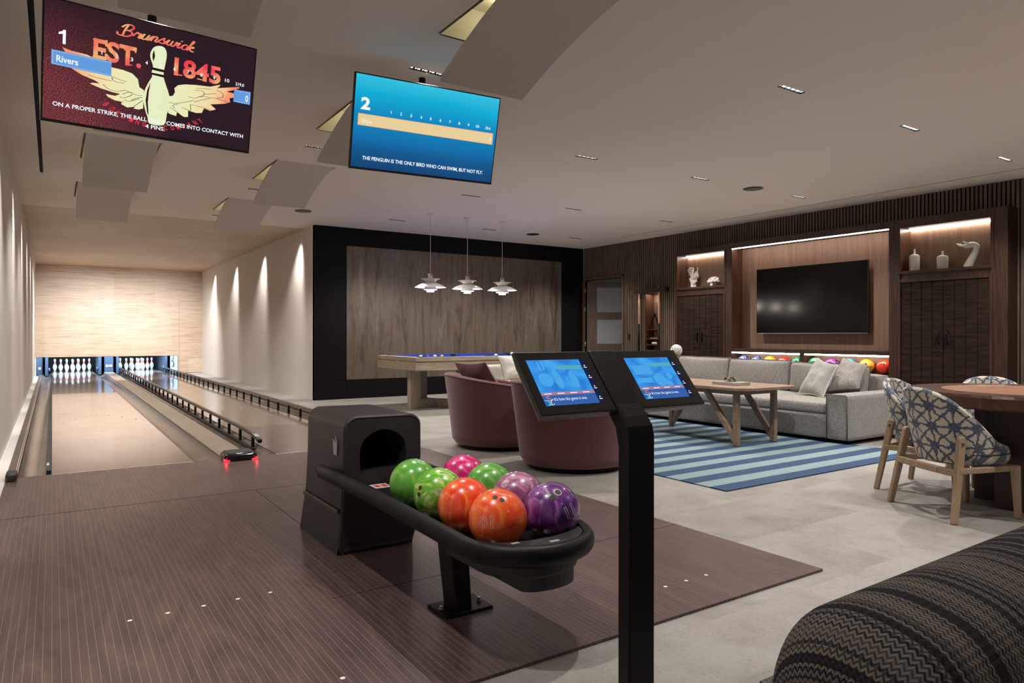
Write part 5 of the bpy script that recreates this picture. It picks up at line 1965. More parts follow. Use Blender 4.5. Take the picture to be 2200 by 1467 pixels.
for k, (ya, yb) in enumerate(((4.255, 5.145), (5.150, 6.040), (6.045, 6.935), (6.940, 7.90))):
    MB().rbox((7.44, (ya + yb) / 2, 0.352), (0.60, (yb - ya) / 2, 0.066), 0.045, bulge=(0.0, 0, 0.018), wob=0.006, seed=k).build('seat_cushion', MT['sofa'], t, world=True)
for k, (ya, yb, zt) in enumerate(((4.42, 5.34, 0.775), (5.345, 6.29, 0.795), (6.30, 7.22, 0.805), (7.23, 7.95, 0.80))):
    h_ = (zt - 0.41) / 2
    c = MB().rbox((0, 0, 0), (0.125, (yb - ya) / 2, h_), 0.05, bulge=(0.05, 0.0, 0.01), wob=0.012, seed=k + 9)
    q = Matrix.Translation((7.90, (ya + yb) / 2, 0.41 + h_)) @ Matrix.Rotation(math.radians(9), 4, 'Y')
    c.xf(q)
    bc = c.build('back_cushion', MT['sofa'], t, world=True)
    hy = (yb - ya) / 2 - 0.004
    for xx in (-0.098, 0.098):
        lp_ = [(xx, -hy, -h_ + 0.03), (xx, -hy, h_ - 0.012), (xx, -hy + 0.02, h_ + 0.001), (xx, 0, h_ + 0.004), (xx, hy - 0.02, h_ + 0.001), (xx, hy, h_ - 0.012), (xx, hy, -h_ + 0.03)]
        MB().tube(catmull(lp_, 4), 0.0055, 6).xf(q).build('piping', MT['sofa_pipe'], bc, world=True)
pillow('throw_pillow', [(7.72, 4.90, 0.862), (7.58, 4.56, 0.785), (7.22, 4.52, 0.425), (7.36, 4.93, 0.445)], 0.16, MT['silverp'], 'pale silver velvet cushion leaning in the sofa corner, in front', 'cushion', MT['linen'], 5, 'cushions in the sofa corner')
pillow('throw_pillow', [(7.93, 4.70, 0.875), (7.80, 4.33, 0.785), (7.54, 4.28, 0.535), (7.46, 4.64, 0.475)], 0.15, MT['sofa'], 'grey tweed cushion behind the silver one by the sofa arm', 'cushion', MT['sofa_pipe'], 8, 'cushions in the sofa corner')

t = thing('sofa_section', 'pale linen sofa section set across near the pool table', 'sofa', (6.6, 8.45, ZF))
MB().rbox((6.75, 8.47, 0.19), (1.30, 0.48, 0.17), 0.03).build('base', MT['linen'], t, world=True)
MB().rbox((6.75, 8.90, 0.40), (1.30, 0.10, 0.28), 0.04).build('back_frame', MT['linen'], t, world=True)
MB().rbox((6.08, 8.38, 0.405), (0.62, 0.42, 0.06), 0.04, bulge=(0, 0, 0.015), seed=2, wob=0.005).build('seat_cushion', MT['linen'], t, world=True)
MB().rbox((7.36, 8.38, 0.405), (0.62, 0.42, 0.06), 0.04, bulge=(0, 0, 0.015), seed=4, wob=0.005).build('seat_cushion', MT['linen'], t, world=True)
MB().box(5.55, 7.95, 8.05, 8.9, ZF, 0.03).build('plinth', MT['void'], t, world=True)
pillow('throw_pillow', [(5.50, 8.66, 0.83), (5.95, 8.62, 0.84), (5.98, 8.42, 0.46), (5.52, 8.48, 0.46)], 0.17, MT['linen'], 'pale linen cushion with piped edge on the far sofa section', 'cushion', MT['sofa_pipe'], 11)

# white perforated globe on a small stand behind the sofa
t = thing('side_stand', 'brown wooden stand behind the sofa, holding a white globe', 'stand', (8.68, 8.02, ZF))
MB().box(-0.20, 0.20, -0.20, 0.20, 0.755, 0.80).build('top', MT['coffee'], t, bevel=0.004)
for sx in (-1, 1):
    for sy in (-1, 1):
        MB().box(sx * 0.17 - 0.02, sx * 0.17 + 0.02, sy * 0.17 - 0.02, sy * 0.17 + 0.02, 0, 0.755).build('leg', MT['coffee'], t)
gm = mat('pierced_white_shell', (0.72, 0.70, 0.68), 0.6)
tt = gm.node_tree
tc = tt.nodes.new('ShaderNodeTexCoord')
vo = tt.nodes.new('ShaderNodeTexVoronoi')
vo.inputs['Scale'].default_value = 55
tt.links.new(tc.outputs['Object'], vo.inputs['Vector'])
tt.links.new(mixc(tt, mth(tt, 'LESS_THAN', vo.outputs['Distance'], 0.36), (0.72, 0.70, 0.68), (0.06, 0.05, 0.045)), tt.nodes['Principled BSDF'].inputs['Base Color'])
o = MB().sphere((0, 0, 0.098), 0.098, 40, 24).build('pierced_globe', gm)
o.location = (8.55, 7.95, 0.80 + ZF)
tag(o, 'white pierced ball ornament showing above the left end of the sofa', 'ornament')

# ------------------------------------------------------------------ coffee table with its tray
TZ = 0.60
t = thing('coffee_table', 'weathered oak table on angular V legs in front of the sofa', 'table', (6.15, 5.35, RG))
ch = 0.10
tp = [(5.74 + ch, 4.42), (6.54 - ch * 0.3, 4.40), (6.56, 4.43), (6.60, 4.55), (6.60, 6.15), (6.52, 6.27), (5.80, 6.27), (5.72, 6.15), (5.72, 4.42 + ch * 1.3)]
MB().prism(tp, (0, 0, TZ - 0.032), (1, 0, 0), (0, 1, 0), (0, 0, 0.032)).build('table_top', MT['coffee'], t, world=True, bevel=0.004)
MB().bar((5.83, 4.60, TZ - 0.055), (6.42, 4.58, TZ - 0.055), 0.045, 0.05).bar((5.84, 6.08, TZ - 0.055), (6.44, 6.08, TZ - 0.055), 0.045, 0.05).bar((5.84, 4.6, TZ - 0.055), (5.84, 6.08, TZ - 0.055), 0.045, 0.045).bar((6.43, 4.6, TZ - 0.055), (6.43, 6.08, TZ - 0.055), 0.045, 0.045).build('apron', MT['coffee'], t, world=True)
for x, y, sy in ((5.83, 4.60, 1), (6.42, 4.585, 1), (5.86, 6.08, -1), (6.45, 6.07, -1)):
    l = MB()
    l.prism([(0, 0), (0.050, 0), (0.060, 0.10), (0.056, TZ - 0.03), (0.0, TZ - 0.03), (-0.002, 0.1)], (x - 0.028, y - 0.027 * sy, RG), (0, sy, 0), (0, 0, 1), (0.056, 0, 0))
    l.prism([(0.010, 0.0), (0.060, 0.03), (0.47, TZ - 0.03), (0.40, TZ - 0.03), (0.035, 0.10)], (x - 0.024, y - 0.027 * sy, RG), (0, sy, 0), (0, 0, 1), (0.048, 0, 0))
    l.build('leg', MT['coffee'], t, world=True, bevel=0.008)
t = thing('tray', 'flat grey stone tray on the coffee table', 'tray', (6.10, 4.90, TZ))
MB().prism([(5.965, 4.745), (6.21, 4.72), (6.25, 5.02), (6.0, 5.06)], (0, 0, TZ), (1, 0, 0), (0, 1, 0), (0, 0, 0.032)).build('slab', MT['tray'], t, world=True, bevel=0.003)
rnd = random.Random(3)
for k, (dx, dy, s_, rd) in enumerate(((-0.055, -0.02, 0.034, 0), (0.0, -0.03, 0.036, 0), (0.05, -0.01, 0.034, 0), (-0.02, 0.035, 0.036, 0), (0.04, 0.04, 0.034, 0), (0.01, 0.005, 0.032, 1), (-0.045, 0.03, 0.028, 1), (0.065, 0.03, 0.026, 1))):
    mb = MB()
    s_ *= 1.45
    dx, dy = dx * 1.15, dy * 1.15
    for ring, (nn, ln, el) in enumerate(((8, 1.0, 0.35), (7, 0.85, 0.8), (5, 0.6, 1.2))):
        for j in range(nn):
            a = 2 * PI * (j + ring * 0.5) / nn + rnd.random() * 0.3
            d_ = V((math.cos(a) * math.cos(el), math.sin(a) * math.cos(el), math.sin(el))) * s_ * ln
            sd = V((-math.sin(a), math.cos(a), 0)) * s_ * 0.22
            up_ = V((0, 0, s_ * 0.10))
            c0 = V((0, 0, 0.012 if not rd else 0.028))
            mb.add([c0, c0 + d_ * 0.6 + sd, c0 + d_, c0 + d_ * 0.6 - sd, c0 + d_ * 0.6 + up_, c0 + d_ * 0.5 - up_], [(0, 4, 1), (0, 3, 4), (1, 4, 2), (4, 3, 2), (0, 1, 5), (0, 5, 3), (1, 2, 5), (5, 2, 3)])
    o = mb.build('succulent', MT['plantr'] if rd else MT['plantg'])
    o.location = (6.11 + dx, 4.89 + dy, TZ + 0.030)
    cn = 'rust red' if rd else 'sage green'
    tag(o, 'small %s succulent rosette clustered on the stone tray' % cn, 'succulent', '%s succulents on the tray' % cn)

# ------------------------------------------------------------------ pool table and lamps
t = thing('pool_table', 'bleached wood pool table with bright blue cloth', 'pool table', (5.77, 9.94, ZF))
PX0, PX1, PY0, PY1, PZ_ = 4.45, 7.09, 9.22, 10.66, 0.80
rl = MB()
rw = 0.13
rl.box(PX0, PX1, PY0, PY0 + rw, PZ_ - 0.055, PZ_).box(PX0, PX1, PY1 - rw, PY1, PZ_ - 0.055, PZ_).box(PX0, PX0 + rw, PY0 + rw, PY1 - rw, PZ_ - 0.055, PZ_).box(PX1 - rw, PX1, PY0 + rw, PY1 - rw, PZ_ - 0.055, PZ_)
rl.build('rail_top', MT['ash'], t, world=True)
sk = MB()
sk.box(PX0 + 0.012, PX1 - 0.012, PY0 + 0.012, PY0 + 0.05, PZ_ - 0.08, PZ_ - 0.055).box(PX0 + 0.012, PX0 + 0.05, PY0 + 0.05, PY1 - 0.012, PZ_ - 0.08, PZ_ - 0.055)
sk.box(PX0, PX1, PY0, PY0 + 0.05, 0.605, PZ_ - 0.08).box(PX0, PX1, PY1 - 0.05, PY1, 0.605, PZ_ - 0.055).box(PX0, PX0 + 0.05, PY0 + 0.05, PY1 - 0.05, 0.605, PZ_ - 0.08).box(PX1 - 0.05, PX1, PY0 + 0.05, PY1 - 0.05, 0.605, PZ_ - 0.055)
sk.build('skirt', MT['ash'], t, world=True)
MB().box(PX0 + 0.05, PX1 - 0.05, PY0 + 0.05, PY1 - 0.05, 0.70, 0.770).build('bed_cloth', MT['cloth'], t, world=True)
cu = MB()
for x0, x1, y0, y1 in ((PX0 + rw, PX1 - rw, PY0 + rw, PY0 + rw + 0.045), (PX0 + rw, PX1 - rw, PY1 - rw - 0.045, PY1 - rw), (PX0 + rw, PX0 + rw + 0.045, PY0 + rw, PY1 - rw), (PX1 - rw - 0.045, PX1 - rw, PY0 + rw, PY1 - rw)):
    cu.box(x0, x1, y0, y1, 0.770, 0.808)
cu.build('cushion_rail', MT['cloth'], t, world=True)
for x, y in ((PX0 + rw + 0.03, PY0 + rw + 0.03), (5.77, PY0 + rw + 0.01), (PX1 - rw - 0.03, PY0 + rw + 0.03), (PX0 + rw + 0.03, PY1 - rw - 0.03), (5.77, PY1 - rw - 0.01), (PX1 - rw - 0.03, PY1 - rw - 0.03)):
    MB().cyl((x, y, 0.765), (x, y, 0.8095), 0.062, n=20).build('pocket', MT['void'], t, world=True)
for cx_, sx in ((5.12, 1), (6.42, -1)):
    for lx, ly in ((4.67, 9.79), (5.04, 10.22), (5.42, 9.58)):
        x = lx if sx > 0 else 11.54 - lx
        MB().box(x - 0.065, x + 0.065, ly - 0.065, ly + 0.065, ZF, 0.605).build('leg', MT['ashz'], t, world=True, bevel=0.008)
        MB().bar((x, ly, 0.05), (cx_, 9.95, 0.05), 0.12, 0.12).build('sled_foot', MT['ash'], t, world=True, bevel=0.006)
pbc = [((0.80, 0.78, 0.70), 'cream white'), ((0.78, 0.76, 0.70), 'cream white'), ((0.10, 0.02, 0.16), 'purple'), ((0.02, 0.02, 0.03), 'black'), ((0.75, 0.72, 0.62), 'cream white'), ((0.72, 0.22, 0.03), 'orange'), ((0.80, 0.45, 0.05), 'yellow'), ((0.72, 0.20, 0.03), 'orange')]
px_ = (906, 913, 920, 926, 930, 935, 940, 944)
for k, (c_, cn) in enumerate(pbc):
    x = 4.66 + k * 0.061 - (0.03 if k % 2 else 0)
    y = 9.50 + (0.05 if k % 2 else 0)
    o = MB().sphere((0, 0, 0.0286), 0.0286, 20, 12).build('pool_ball', mat('pool_ball_%d' % k, c_, 0.1, coat=0.5))
    o.location = (x, y, 0.770)
    tag(o, '%s pool ball, %s from the left in the cluster' % (cn, ['first', 'second', 'third', 'fourth', 'fifth', 'sixth', 'seventh', 'eighth'][k]), 'pool ball', 'pool balls clustered on the blue cloth')
for x, y, lab in ((6.03, 9.52, 'single white cue ball in the open middle of the blue cloth'), (7.28 - 0.35, 10.40, 'lone white ball near the far right corner of the pool table')):
    o = MB().sphere((0, 0, 0.0286), 0.0286, 20, 12).build('pool_ball', MT['ceramic'])
    o.location = (x, y, 0.770)
    tag(o, lab, 'pool ball')
o = MB().cyl((0, 0, 0), (0.75, 0.72, 0.03), 0.006, 0.013, 10).build('pool_cue', MT['blackm'])
o.location = (6.10, 9.72, 0.785)
tag(o, 'dark pool cue resting on the blue cloth near the cue ball', 'pool cue')

pl0 = None
for k, (x, y) in enumerate(((4.99, 9.82), (5.665, 9.82), (6.345, 9.82))):
    if pl0 is None:
        t0 = pl0 = thing('pendant_lamp', '', 'pendant lamp', (x, y, 1.815))
        MB().cyl((0, 0, ZC - 1.815 - 0.03), (0, 0, ZC - 1.815), 0.045, 0.06, 24).build('ceiling_canopy', MT['whitep'], t0)
        MB().cyl((0, 0, 0.28), (0, 0, ZC - 1.815 - 0.02), 0.004, n=8).build('cord', MT['cord'], t0)
        MB().cyl((0, 0, 0.215), (0, 0, 0.285), 0.036, 0.034, 20).build('socket_cap', mat('taupe_cap', (0.35, 0.32, 0.29), 0.4), t0)
        MB().lathe(catmull([(0.155, 0.205), (0.12, 0.198), (0.085, 0.175), (0.068, 0.145)], 4) + [(0.066, 0.145), (0.118, 0.202), (0.155, 0.209)], 40).build('upper_shade', MT['whitep'], t0)
        MB().lathe(catmull([(0.250, 0.072), (0.20, 0.105), (0.15, 0.128), (0.10, 0.142), (0.06, 0.148)], 4), 48).build('main_shade', MT['whitep'], t0)
        MB().lathe(catmull([(0.108, 0.035), (0.098, 0.06), (0.080, 0.095)], 4), 36).build('lower_shade', MT['whitep'], t0)
        MB().lathe([(0.060, 0.0), (0.060, 0.03), (0.108, 0.034)], 36, cap0=True).build('glow_diffuser', MT['phwhite'], t0)
        MB().lathe([(0.055, 0.098), (0.078, 0.098)], 30).build('copper_ring', MT['copperp'], t0)
        MB().lathe([(0.02, 0.135), (0.05, 0.15), (0.06, 0.19)], 24).build('inner_glow', emis('upper_glow', (1, 0.9, 0.8), 1.6), t0)
        for a in (0.6, 2.7, 4.8):
            MB().cyl((0.115 * math.cos(a), 0.115 * math.sin(a), 0.10), (0.115 * math.cos(a), 0.115 * math.sin(a), 0.20), 0.003, n=6).build('shade_strut', MT['copperp'], t0)
        o = t0
    else:
        o = copy_tree(pl0)
        o.location = (x, y, 1.815)
    o['label'] = 'white layered pendant lamp over the pool table, %s of three' % ['left', 'middle', 'right'][k]
    o['category'] = 'pendant lamp'
    o['group'] = 'pendant lamps over the pool table'
    lp = bpy.data.lights.new('pendant_bulb', 'POINT')
    lp.energy = 14
    lp.color = (1, 0.88, 0.76)
    lp.shadow_soft_size = 0.05
    lo = bpy.data.objects.new('pendant_bulb', lp)
    C.objects.link(lo)
    lo.location = (x, y, 1.79)

# ------------------------------------------------------------------ round table and patterned chairs
t = thing('round_table', 'round dark wood game table with a copper-brown inset disc', 'table', (5.516, 1.947, ZF))
MB().lathe([(0.0, 0.679), (0.70, 0.679), (0.72, 0.69), (0.72, 0.755), (0.712, 0.772), (0.515, 0.772), (0.513, 0.769), (0.0, 0.769)], 80, smooth=False).build('table_top', MT['rosew'], t)
MB().lathe([(0.511, 0.760), (0.511, 0.7725), (0.0, 0.7725)], 80, smooth=False).build('inset_disc', MT['tabletop'], t)
MB().box(-0.30, 0.30, -0.09, 0.09, 0, 0.68).build('pedestal_panel', MT['cab'], t, bevel=0.004)
MB().box(-0.09, 0.09, 0.09, 0.30, 0, 0.68).build('pedestal_panel', MT['cab'], t, bevel=0.004)
MB().box(-0.09, 0.09, -0.30, -0.09, 0, 0.68).build('pedestal_panel', MT['cab'], t, bevel=0.004)


def dining_chair(loc, d, lab, first=[None]):
    rz = math.atan2(-d[0], d[1])
    if first[0] is not None:
        o = copy_tree(first[0])
        o.location = (loc[0], loc[1], ZF)
        o.rotation_euler = (0, 0, rz)
        o['label'] = lab
        return o
    t = thing('dining_chair', lab, 'chair', (loc[0], loc[1], ZF), 0.0, 'patterned chairs round the game table')
    first[0] = t
    amax = math.radians(128)
    CY_ = 0.02

    def rimz(a):
        k = abs(a) / amax
        return 0.45 + 0.345 * (0.5 + 0.5 * math.cos(PI * min(1, k ** 1.25)))

    def pos_(a, v, off):
        zt = rimz(a)
        z = 0.345 + (zt - 0.345) * v
        f_ = (z - 0.345) / 0.45
        rx, ry = 0.232 + 0.062 * f_ ** 0.8 - off, 0.235 + 0.050 * f_ ** 0.8 - off
        sh_ = 0.05 * f_
        return V((rx * math.sin(a), CY_ - ry * math.cos(a) - sh_, z))
    mb = MB()
    n = 48
    uvf = lambda u, v: ((u - 0.5) * 9.4, v * (rimz(-amax + 2 * amax * u) - 0.345) / 0.125)
    mb.grid(lambda u, v: pos_(-amax + 2 * amax * u, v, 0), n, 14, uvf=uvf)
    mb.grid(lambda u, v: pos_(-amax + 2 * amax * u, v, 0.045), n, 14, uvf=uvf, flip=True)

    def lip(u, v):
        a = -amax + 2 * amax * u
        p, q = pos_(a, 1, 0), pos_(a, 1, 0.045)
        th = PI * v
        return (p + q) / 2 + (p - q) / 2 * math.cos(th) + V((0, 0, 0.02 * math.sin(th)))
    mb.grid(lip, n, 6, uvf=lambda u, v: ((u - 0.5) * 9.4, 3.6 + v * 0.5))
    mb.build('shell', MT['shibori'], t)
    st = MB()
    ns = 40

    def sr(a):
        return V((0.245 * math.cos(a), 0.035 + (0.27 if math.sin(a) > 0 else 0.25) * math.sin(a), 0))
    prof_s = [(0.0, 0.335), (0.92, 0.335), (1.0, 0.36), (1.02, 0.40), (0.98, 0.437), (0.85, 0.452), (0.0, 0.458)]
    vs, us, fs = [], [], []
    for r, z in prof_s:
        for k in range(ns):
            p = sr(2 * PI * k / ns)
            vs.append(V((p.x * r, 0.035 + (p.y - 0.035) * r, z)))
            us.append((p.x * r / 0.125, p.y * r / 0.125 - z / 0.125))
    for i in range(len(prof_s) - 1):
        for k in range(ns):
            a0, a1 = i * ns + k, i * ns + (k + 1) % ns
            fs.append((a0, a1, a1 + ns, a0 + ns))
    st.add(vs, fs, True, us)
    st.build('seat', MT['shibori'], t)
    st = MB().tube([(sr(2 * PI * k / 40) * 1.02 + V((0, 0, 0.405))) for k in range(40)], 0.004, 6, closed=True)
    st.build('seam_piping', mat('navy_piping', (0.02, 0.03, 0.06), 0.8), t)
    for sx in (-1, 1):
        b = MB().bar((sx * 0.295, -0.25, 0), (sx * 0.246, -0.165, 0.50), 0.034, 0.036, side=(1, 0, 0), wd1=0.036, hg1=0.048)
        b.cyl((sx * 0.246 - 0.018, -0.165, 0.50), (sx * 0.246 + 0.018, -0.165, 0.50), 0.024, n=14)
        l = b.build('leg', MT['oakleg'], t, bevel=0.007)
        MB().sphere((sx * 0.268, -0.170, 0.482), 0.010, 12, 8).build('bolt', MT['rail'], l)
        b = MB().bar((sx * 0.212, 0.25, 0), (sx * 0.205, 0.235, 0.335), 0.030, 0.032, side=(1, 0, 0), wd1=0.042, hg1=0.046)
        b.build('leg', MT['oakleg'], t, bevel=0.007)
        MB().bar((sx * 0.272, -0.205, 0.315), (sx * 0.208, 0.235, 0.318), 0.030, 0.036).build('side_rail', MT['oakleg'], t, bevel=0.005)
    pts = [(-0.262, -0.205, 0.30), (-0.15, -0.235, 0.305), (0, -0.245, 0.307), (0.15, -0.235, 0.305), (0.262, -0.205, 0.30)]
    b = MB()
    for p, q in zip(pts[:-1], pts[1:]):
        b.bar(p, q, 0.034, 0.040)
    b.build('seat_rail', MT['oakleg'], t, bevel=0.004)
    MB().bar((-0.2, 0.235, 0.318), (0.2, 0.235, 0.318), 0.03, 0.034).build('seat_rail', MT['oakleg'], t, bevel=0.004)
    t.rotation_euler = (0, 0, rz)
    return t


dining_chair((4.894, 2.133), (0.888, -0.46), 'blue and cream patterned chair nearest the viewer at the round table')
dining_chair((5.435, 2.549), (0.075, -0.997), 'blue and cream patterned chair half hidden behind the nearest one')
dining_chair((6.10, 2.36), (-0.82, -0.57), 'blue and cream patterned chair on the far side of the round table')


# ------------------------------------------------------------------ foreground bench and woven mat
t = thing('bench', 'dark zigzag-weave padded seat in the near right corner', 'seat', (1.95, 0.62, ZF))
bm_ = MB()
secb = catmull([(0.895, 0.10), (0.90, 0.35), (0.885, 0.49), (0.84, 0.565), (0.76, 0.600), (0.66, 0.595), (0.58, 0.56), (0.53, 0.48), (0.51, 0.36), (0.51, 0.10)], 6)
cum = [0.0]
for p, q in zip(secb[:-1], secb[1:]):
    cum.append(cum[-1] + math.hypot(q[0] - p[0], q[1] - p[1]))
X0, X1 = 1.165, 3.0
nx = 44
vs, us, fs = [], [], []
yc, zc_ = 0.70, 0.36
ul, lastp = 0.0, None
for j in range(nx + 1):
    tt_ = j / nx
    x = X0 + (X1 - X0) * tt_ ** 2.2
    e = min(1.0, max(0.0, (x - X0) / 0.16))
    k = math.sqrt(max(0.0, 1 - (1 - e) ** 2)) if e < 1 else 1
    k = 0.30 + 0.70 * k
    pz = (x, zc_ + 0.24 * k)
    if lastp:
        ul += math.hypot(pz[0] - lastp[0], pz[1] - lastp[1])
    lastp = pz
    for (yy, zz), c in zip(secb, cum):
        zk = zc_ + (zz - zc_) * k if zz > zc_ else zz
        vs.append(V((x, yc + (yy - yc) * (0.55 + 0.45 * (k - 0.3) / 0.7), zk + 0.012 * (x - X0))))
        us.append((ul, c))
m_n = len(secb)
for j in range(nx):
    for i in range(m_n - 1):
        a = j * m_n + i
        fs.append((a, a + m_n, a + m_n + 1, a + 1))
bm_.add(vs, fs, True, us)
bm_.add(vs[:m_n], [tuple(range(m_n))], True, [(v.z - 0.6, v.y) for v in vs[:m_n]])
bm_.build('upholstery', MT['zigzag'], t, world=True)
MB().obox((1.45, 0.40, 0.25), (1.5, 0.02, 0.0), (0, 0.045, 0), (0, 0, 0.20)).build('side_board', MT['coffee'], t, world=True, bevel=0.006)
MB().box(1.3, 2.9, 0.45, 0.85, 0.03, 0.12).build('under_frame', MT['coffee'], t, world=True)
for x in (1.35, 2.8):
    for y in (0.50, 0.80):
        MB().box(x - 0.03, x + 0.03, y - 0.03, y + 0.03, ZF, 0.03).build('leg', MT['coffee'], t, world=True)
o = MB().box(1.93, 3.6, -0.6, 1.43, ZF + 0.001, ZF + 0.010).build('woven_mat', mat('black_white_weave', (0.10, 0.095, 0.09), 0.95, bump=0.8, bs=300, var=0.9, vs=160), origin=(1.93, -0.6, ZF))
tag(o, 'black and grey woven mat just showing under the zigzag seat', 'mat')


# ------------------------------------------------------------------ built-in cabinets on the slatted wall
XF, XB = 9.567, 9.849


def tower(y0, y1, oy0, oy1, ztop, lab, handles):
    t = thing('tall_cabinet', lab, 'cabinet', (9.70, (y0 + y1) / 2, ZF), group='tall dark cabinets flanking the television')
    MB().box(XF + 0.002, XB, y0, oy0, 0, ztop).box(XF + 0.002, XB, oy1, y1, 0, ztop).box(XF + 0.002, XB, oy0, oy1, 2.585, ztop).box(XF + 0.025, XB, oy0, oy1, 1.885, 1.965).box(XF, XB, oy0, oy1, 1.965, 2.0).build('carcass', MT['cab'], t, world=True)
    MB().box(XF - 0.006, XF + 0.004, oy0 - 0.035, oy0, 2.0, 2.585).box(XF - 0.006, XF + 0.004, oy1, oy1 + 0.035, 2.0, 2.585).box(XF - 0.006, XF + 0.004, oy0 - 0.035, oy1 + 0.035, 2.585, 2.62).box(XF - 0.006, XF + 0.004, oy0 - 0.035, oy1 + 0.035, 1.965, 2.0).build('niche_frame', MT['cab'], t, world=True)
    MB().box(XB - 0.008, XB - 0.002, oy0, oy1, 2.0, 2.585).build('niche_back', MT['walnut'], t, world=True)
    MB().box(XF, XB - 0.008, oy1 - 0.004, oy1 + 0.0005, 2.0, 2.585).build('niche_side', MT['cabin'], t, world=True)
    MB().box(XF, XB - 0.008, oy0 - 0.0005, oy0 + 0.004, 2.0, 2.585).build('niche_side', MT['cabin'], t, world=True)
    MB().box(XB - 0.050, XB - 0.030, oy0 + 0.006, oy1 - 0.006, 2.570, 2.584).build('led_strip', MT['led'], t, world=True)
    MB().box(XF - 0.010, XF + 0.03, oy0 - 0.02, oy0 + 0.012, 0.05, 1.885).box(XF - 0.010, XF + 0.03, oy1 - 0.012, oy1 + 0.02, 0.05, 1.885).box(XF - 0.010, XF + 0.03, oy0 + 0.012, oy1 - 0.012, 1.848, 1.885).build('door_frame', MT['cab'], t, world=True, bevel=0.003)
    a, b_ = oy0 + 0.014, oy1 - 0.014
    mid = (a + b_) / 2
    for ya, yb, hy in ((a, mid - 0.001, mid - 0.055), (mid + 0.001, b_, mid + 0.055)):
        d = MB()
        pw = (yb - ya) / 4
        for k in range(4):
            d.box(XF + 0.004, XF + 0.022, ya + k * pw + 0.004, ya + (k + 1) * pw - 0.004, 0.08, 1.846)
        d.box(XF + 0.014, XF + 0.024, ya, yb, 0.08, 1.846)
        do = d.build('door', MT['planks'], t, world=True)
        MB().tube(catmull([(XF + 0.006, hy, 1.03), (XF - 0.022, hy, 1.045), (XF - 0.030, hy, 1.10), (XF - 0.022, hy, 1.165), (XF + 0.006, hy, 1.18)], 4), 0.013, 8).build('handle', MT['black'], do, world=True)
    return t


tower(7.70, 8.935, 7.81, 8.882, 2.68, 'tall dark cabinet left of the television with coral in its lit niche', 1)
tower(3.60, 4.955, 3.78, 4.87, 2.70, 'tall dark cabinet right of the television with bottles in its lit niche', 1)

NY0, NY1 = 5.016, 7.655
t = thing('media_cabinet', 'built-in walnut recess round the television with a ball shelf below', 'cabinet', (9.70, (NY0 + NY1) / 2, ZF))
MB().box(XF, XB, 4.957, NY0, 0, 2.70).box(XF, XB, NY1, 7.698, 0, 2.70).box(XF, XB, NY0, NY1, 2.60, 2.70).build('carcass', MT['cab'], t, world=True)
MB().box(XB - 0.010, XB - 0.002, NY0, NY1, 0.915, 2.60).build('back_panel', MT['walnut'], t, world=True)
MB().box(XF + 0.004, XB - 0.010, NY1 - 0.004, NY1 + 0.001, 0.915, 2.60).box(XF + 0.004, XB - 0.010, NY0 - 0.001, NY0 + 0.004, 0.915, 2.60).build('recess_side', MT['cabin'], t, world=True)
MB().box(XF - 0.004, XB, NY0, NY1, 0.855, 0.915).build('shelf', MT['cab'], t, world=True, bevel=0.003)
MB().box(XF, XB, NY0, NY1, 0.545, 0.583).build('shelf', MT['cab'], t, world=True)
MB().box(XF, XB, NY0, NY1, 0.0, 0.14).build('plinth', MT['cab'], t, world=True)
MB().box(XF, XB, 6.30, 6.375, 0.583, 0.855).box(XF, XB, 6.30, 6.375, 0.14, 0.545).build('divider', MT['cab'], t, world=True)
MB().box(XB - 0.010, XB - 0.002, NY0, NY1, 0.583, 0.855).box(XB - 0.010, XB - 0.002, NY0, NY1, 0.14, 0.545).build('shelf_back', MT['walnut'], t, world=True)
MB().box(XF + 0.006, XF + 0.026, NY0 + 0.004, NY1 - 0.004, 2.588, 2.600).build('led_strip', MT['led'], t, world=True)
for ya, yb in ((NY0 + 0.004, 6.296), (6.379, NY1 - 0.004)):
    MB().box(XF + 0.006, XF + 0.018, ya, yb, 0.834, 0.855).build('led_strip', MT['led'], t, world=True)
    MB().box(XF + 0.006, XF + 0.020, ya, yb, 0.533, 0.545).build('led_strip', MT['led'], t, world=True)

t = thing('television', 'large switched-off flat television in the lit walnut recess', 'television', (9.74, 6.35, 1.16))
MB().box(9.742, 9.775, 5.405, 7.288, 1.160, 2.225).build('body', MT['blackm'], t, world=True, bevel=0.004)
MB().box(9.7405, 9.7425, 5.412, 7.281, 1.176, 2.219).build('screen', MT['tvglass'], t, world=True)
MB().box(9.7400, 9.7430, 5.41, 7.28, 1.163, 1.171).build('chrome_edge', MT['steel'], t, world=True)
MB().box(9.775, 9.838, 6.1, 6.6, 1.45, 1.95).build('wall_bracket', MT['black'], t, world=True)

bcol = [('blue and white marbled', (0.01, 0.05, 0.30), (0.45, 0.50, 0.62)), ('deep blue and white marbled', (0.01, 0.04, 0.22), (0.35, 0.38, 0.55)), ('yellow', (0.80, 0.36, 0.01), (0.90, 0.50, 0.04)), ('red', (0.62, 0.015, 0.02), (0.75, 0.05, 0.05)), ('green', (0.01, 0.22, 0.09), (0.05, 0.35, 0.15)),
        ('green and white marbled', (0.01, 0.22, 0.08), (0.50, 0.60, 0.50)), ('purple', (0.20, 0.015, 0.22), (0.40, 0.12, 0.42)), ('light blue', (0.05, 0.35, 0.60), (0.20, 0.52, 0.72)), ('amber yellow', (0.80, 0.33, 0.01), (0.90, 0.52, 0.05)), ('orange red', (0.75, 0.035, 0.012), (0.85, 0.10, 0.03))]
bo = ['leftmost', 'second from left', 'third from left', 'fourth from left', 'left of divider', 'right of divider', 'fourth from right', 'third from right', 'second from right', 'rightmost']
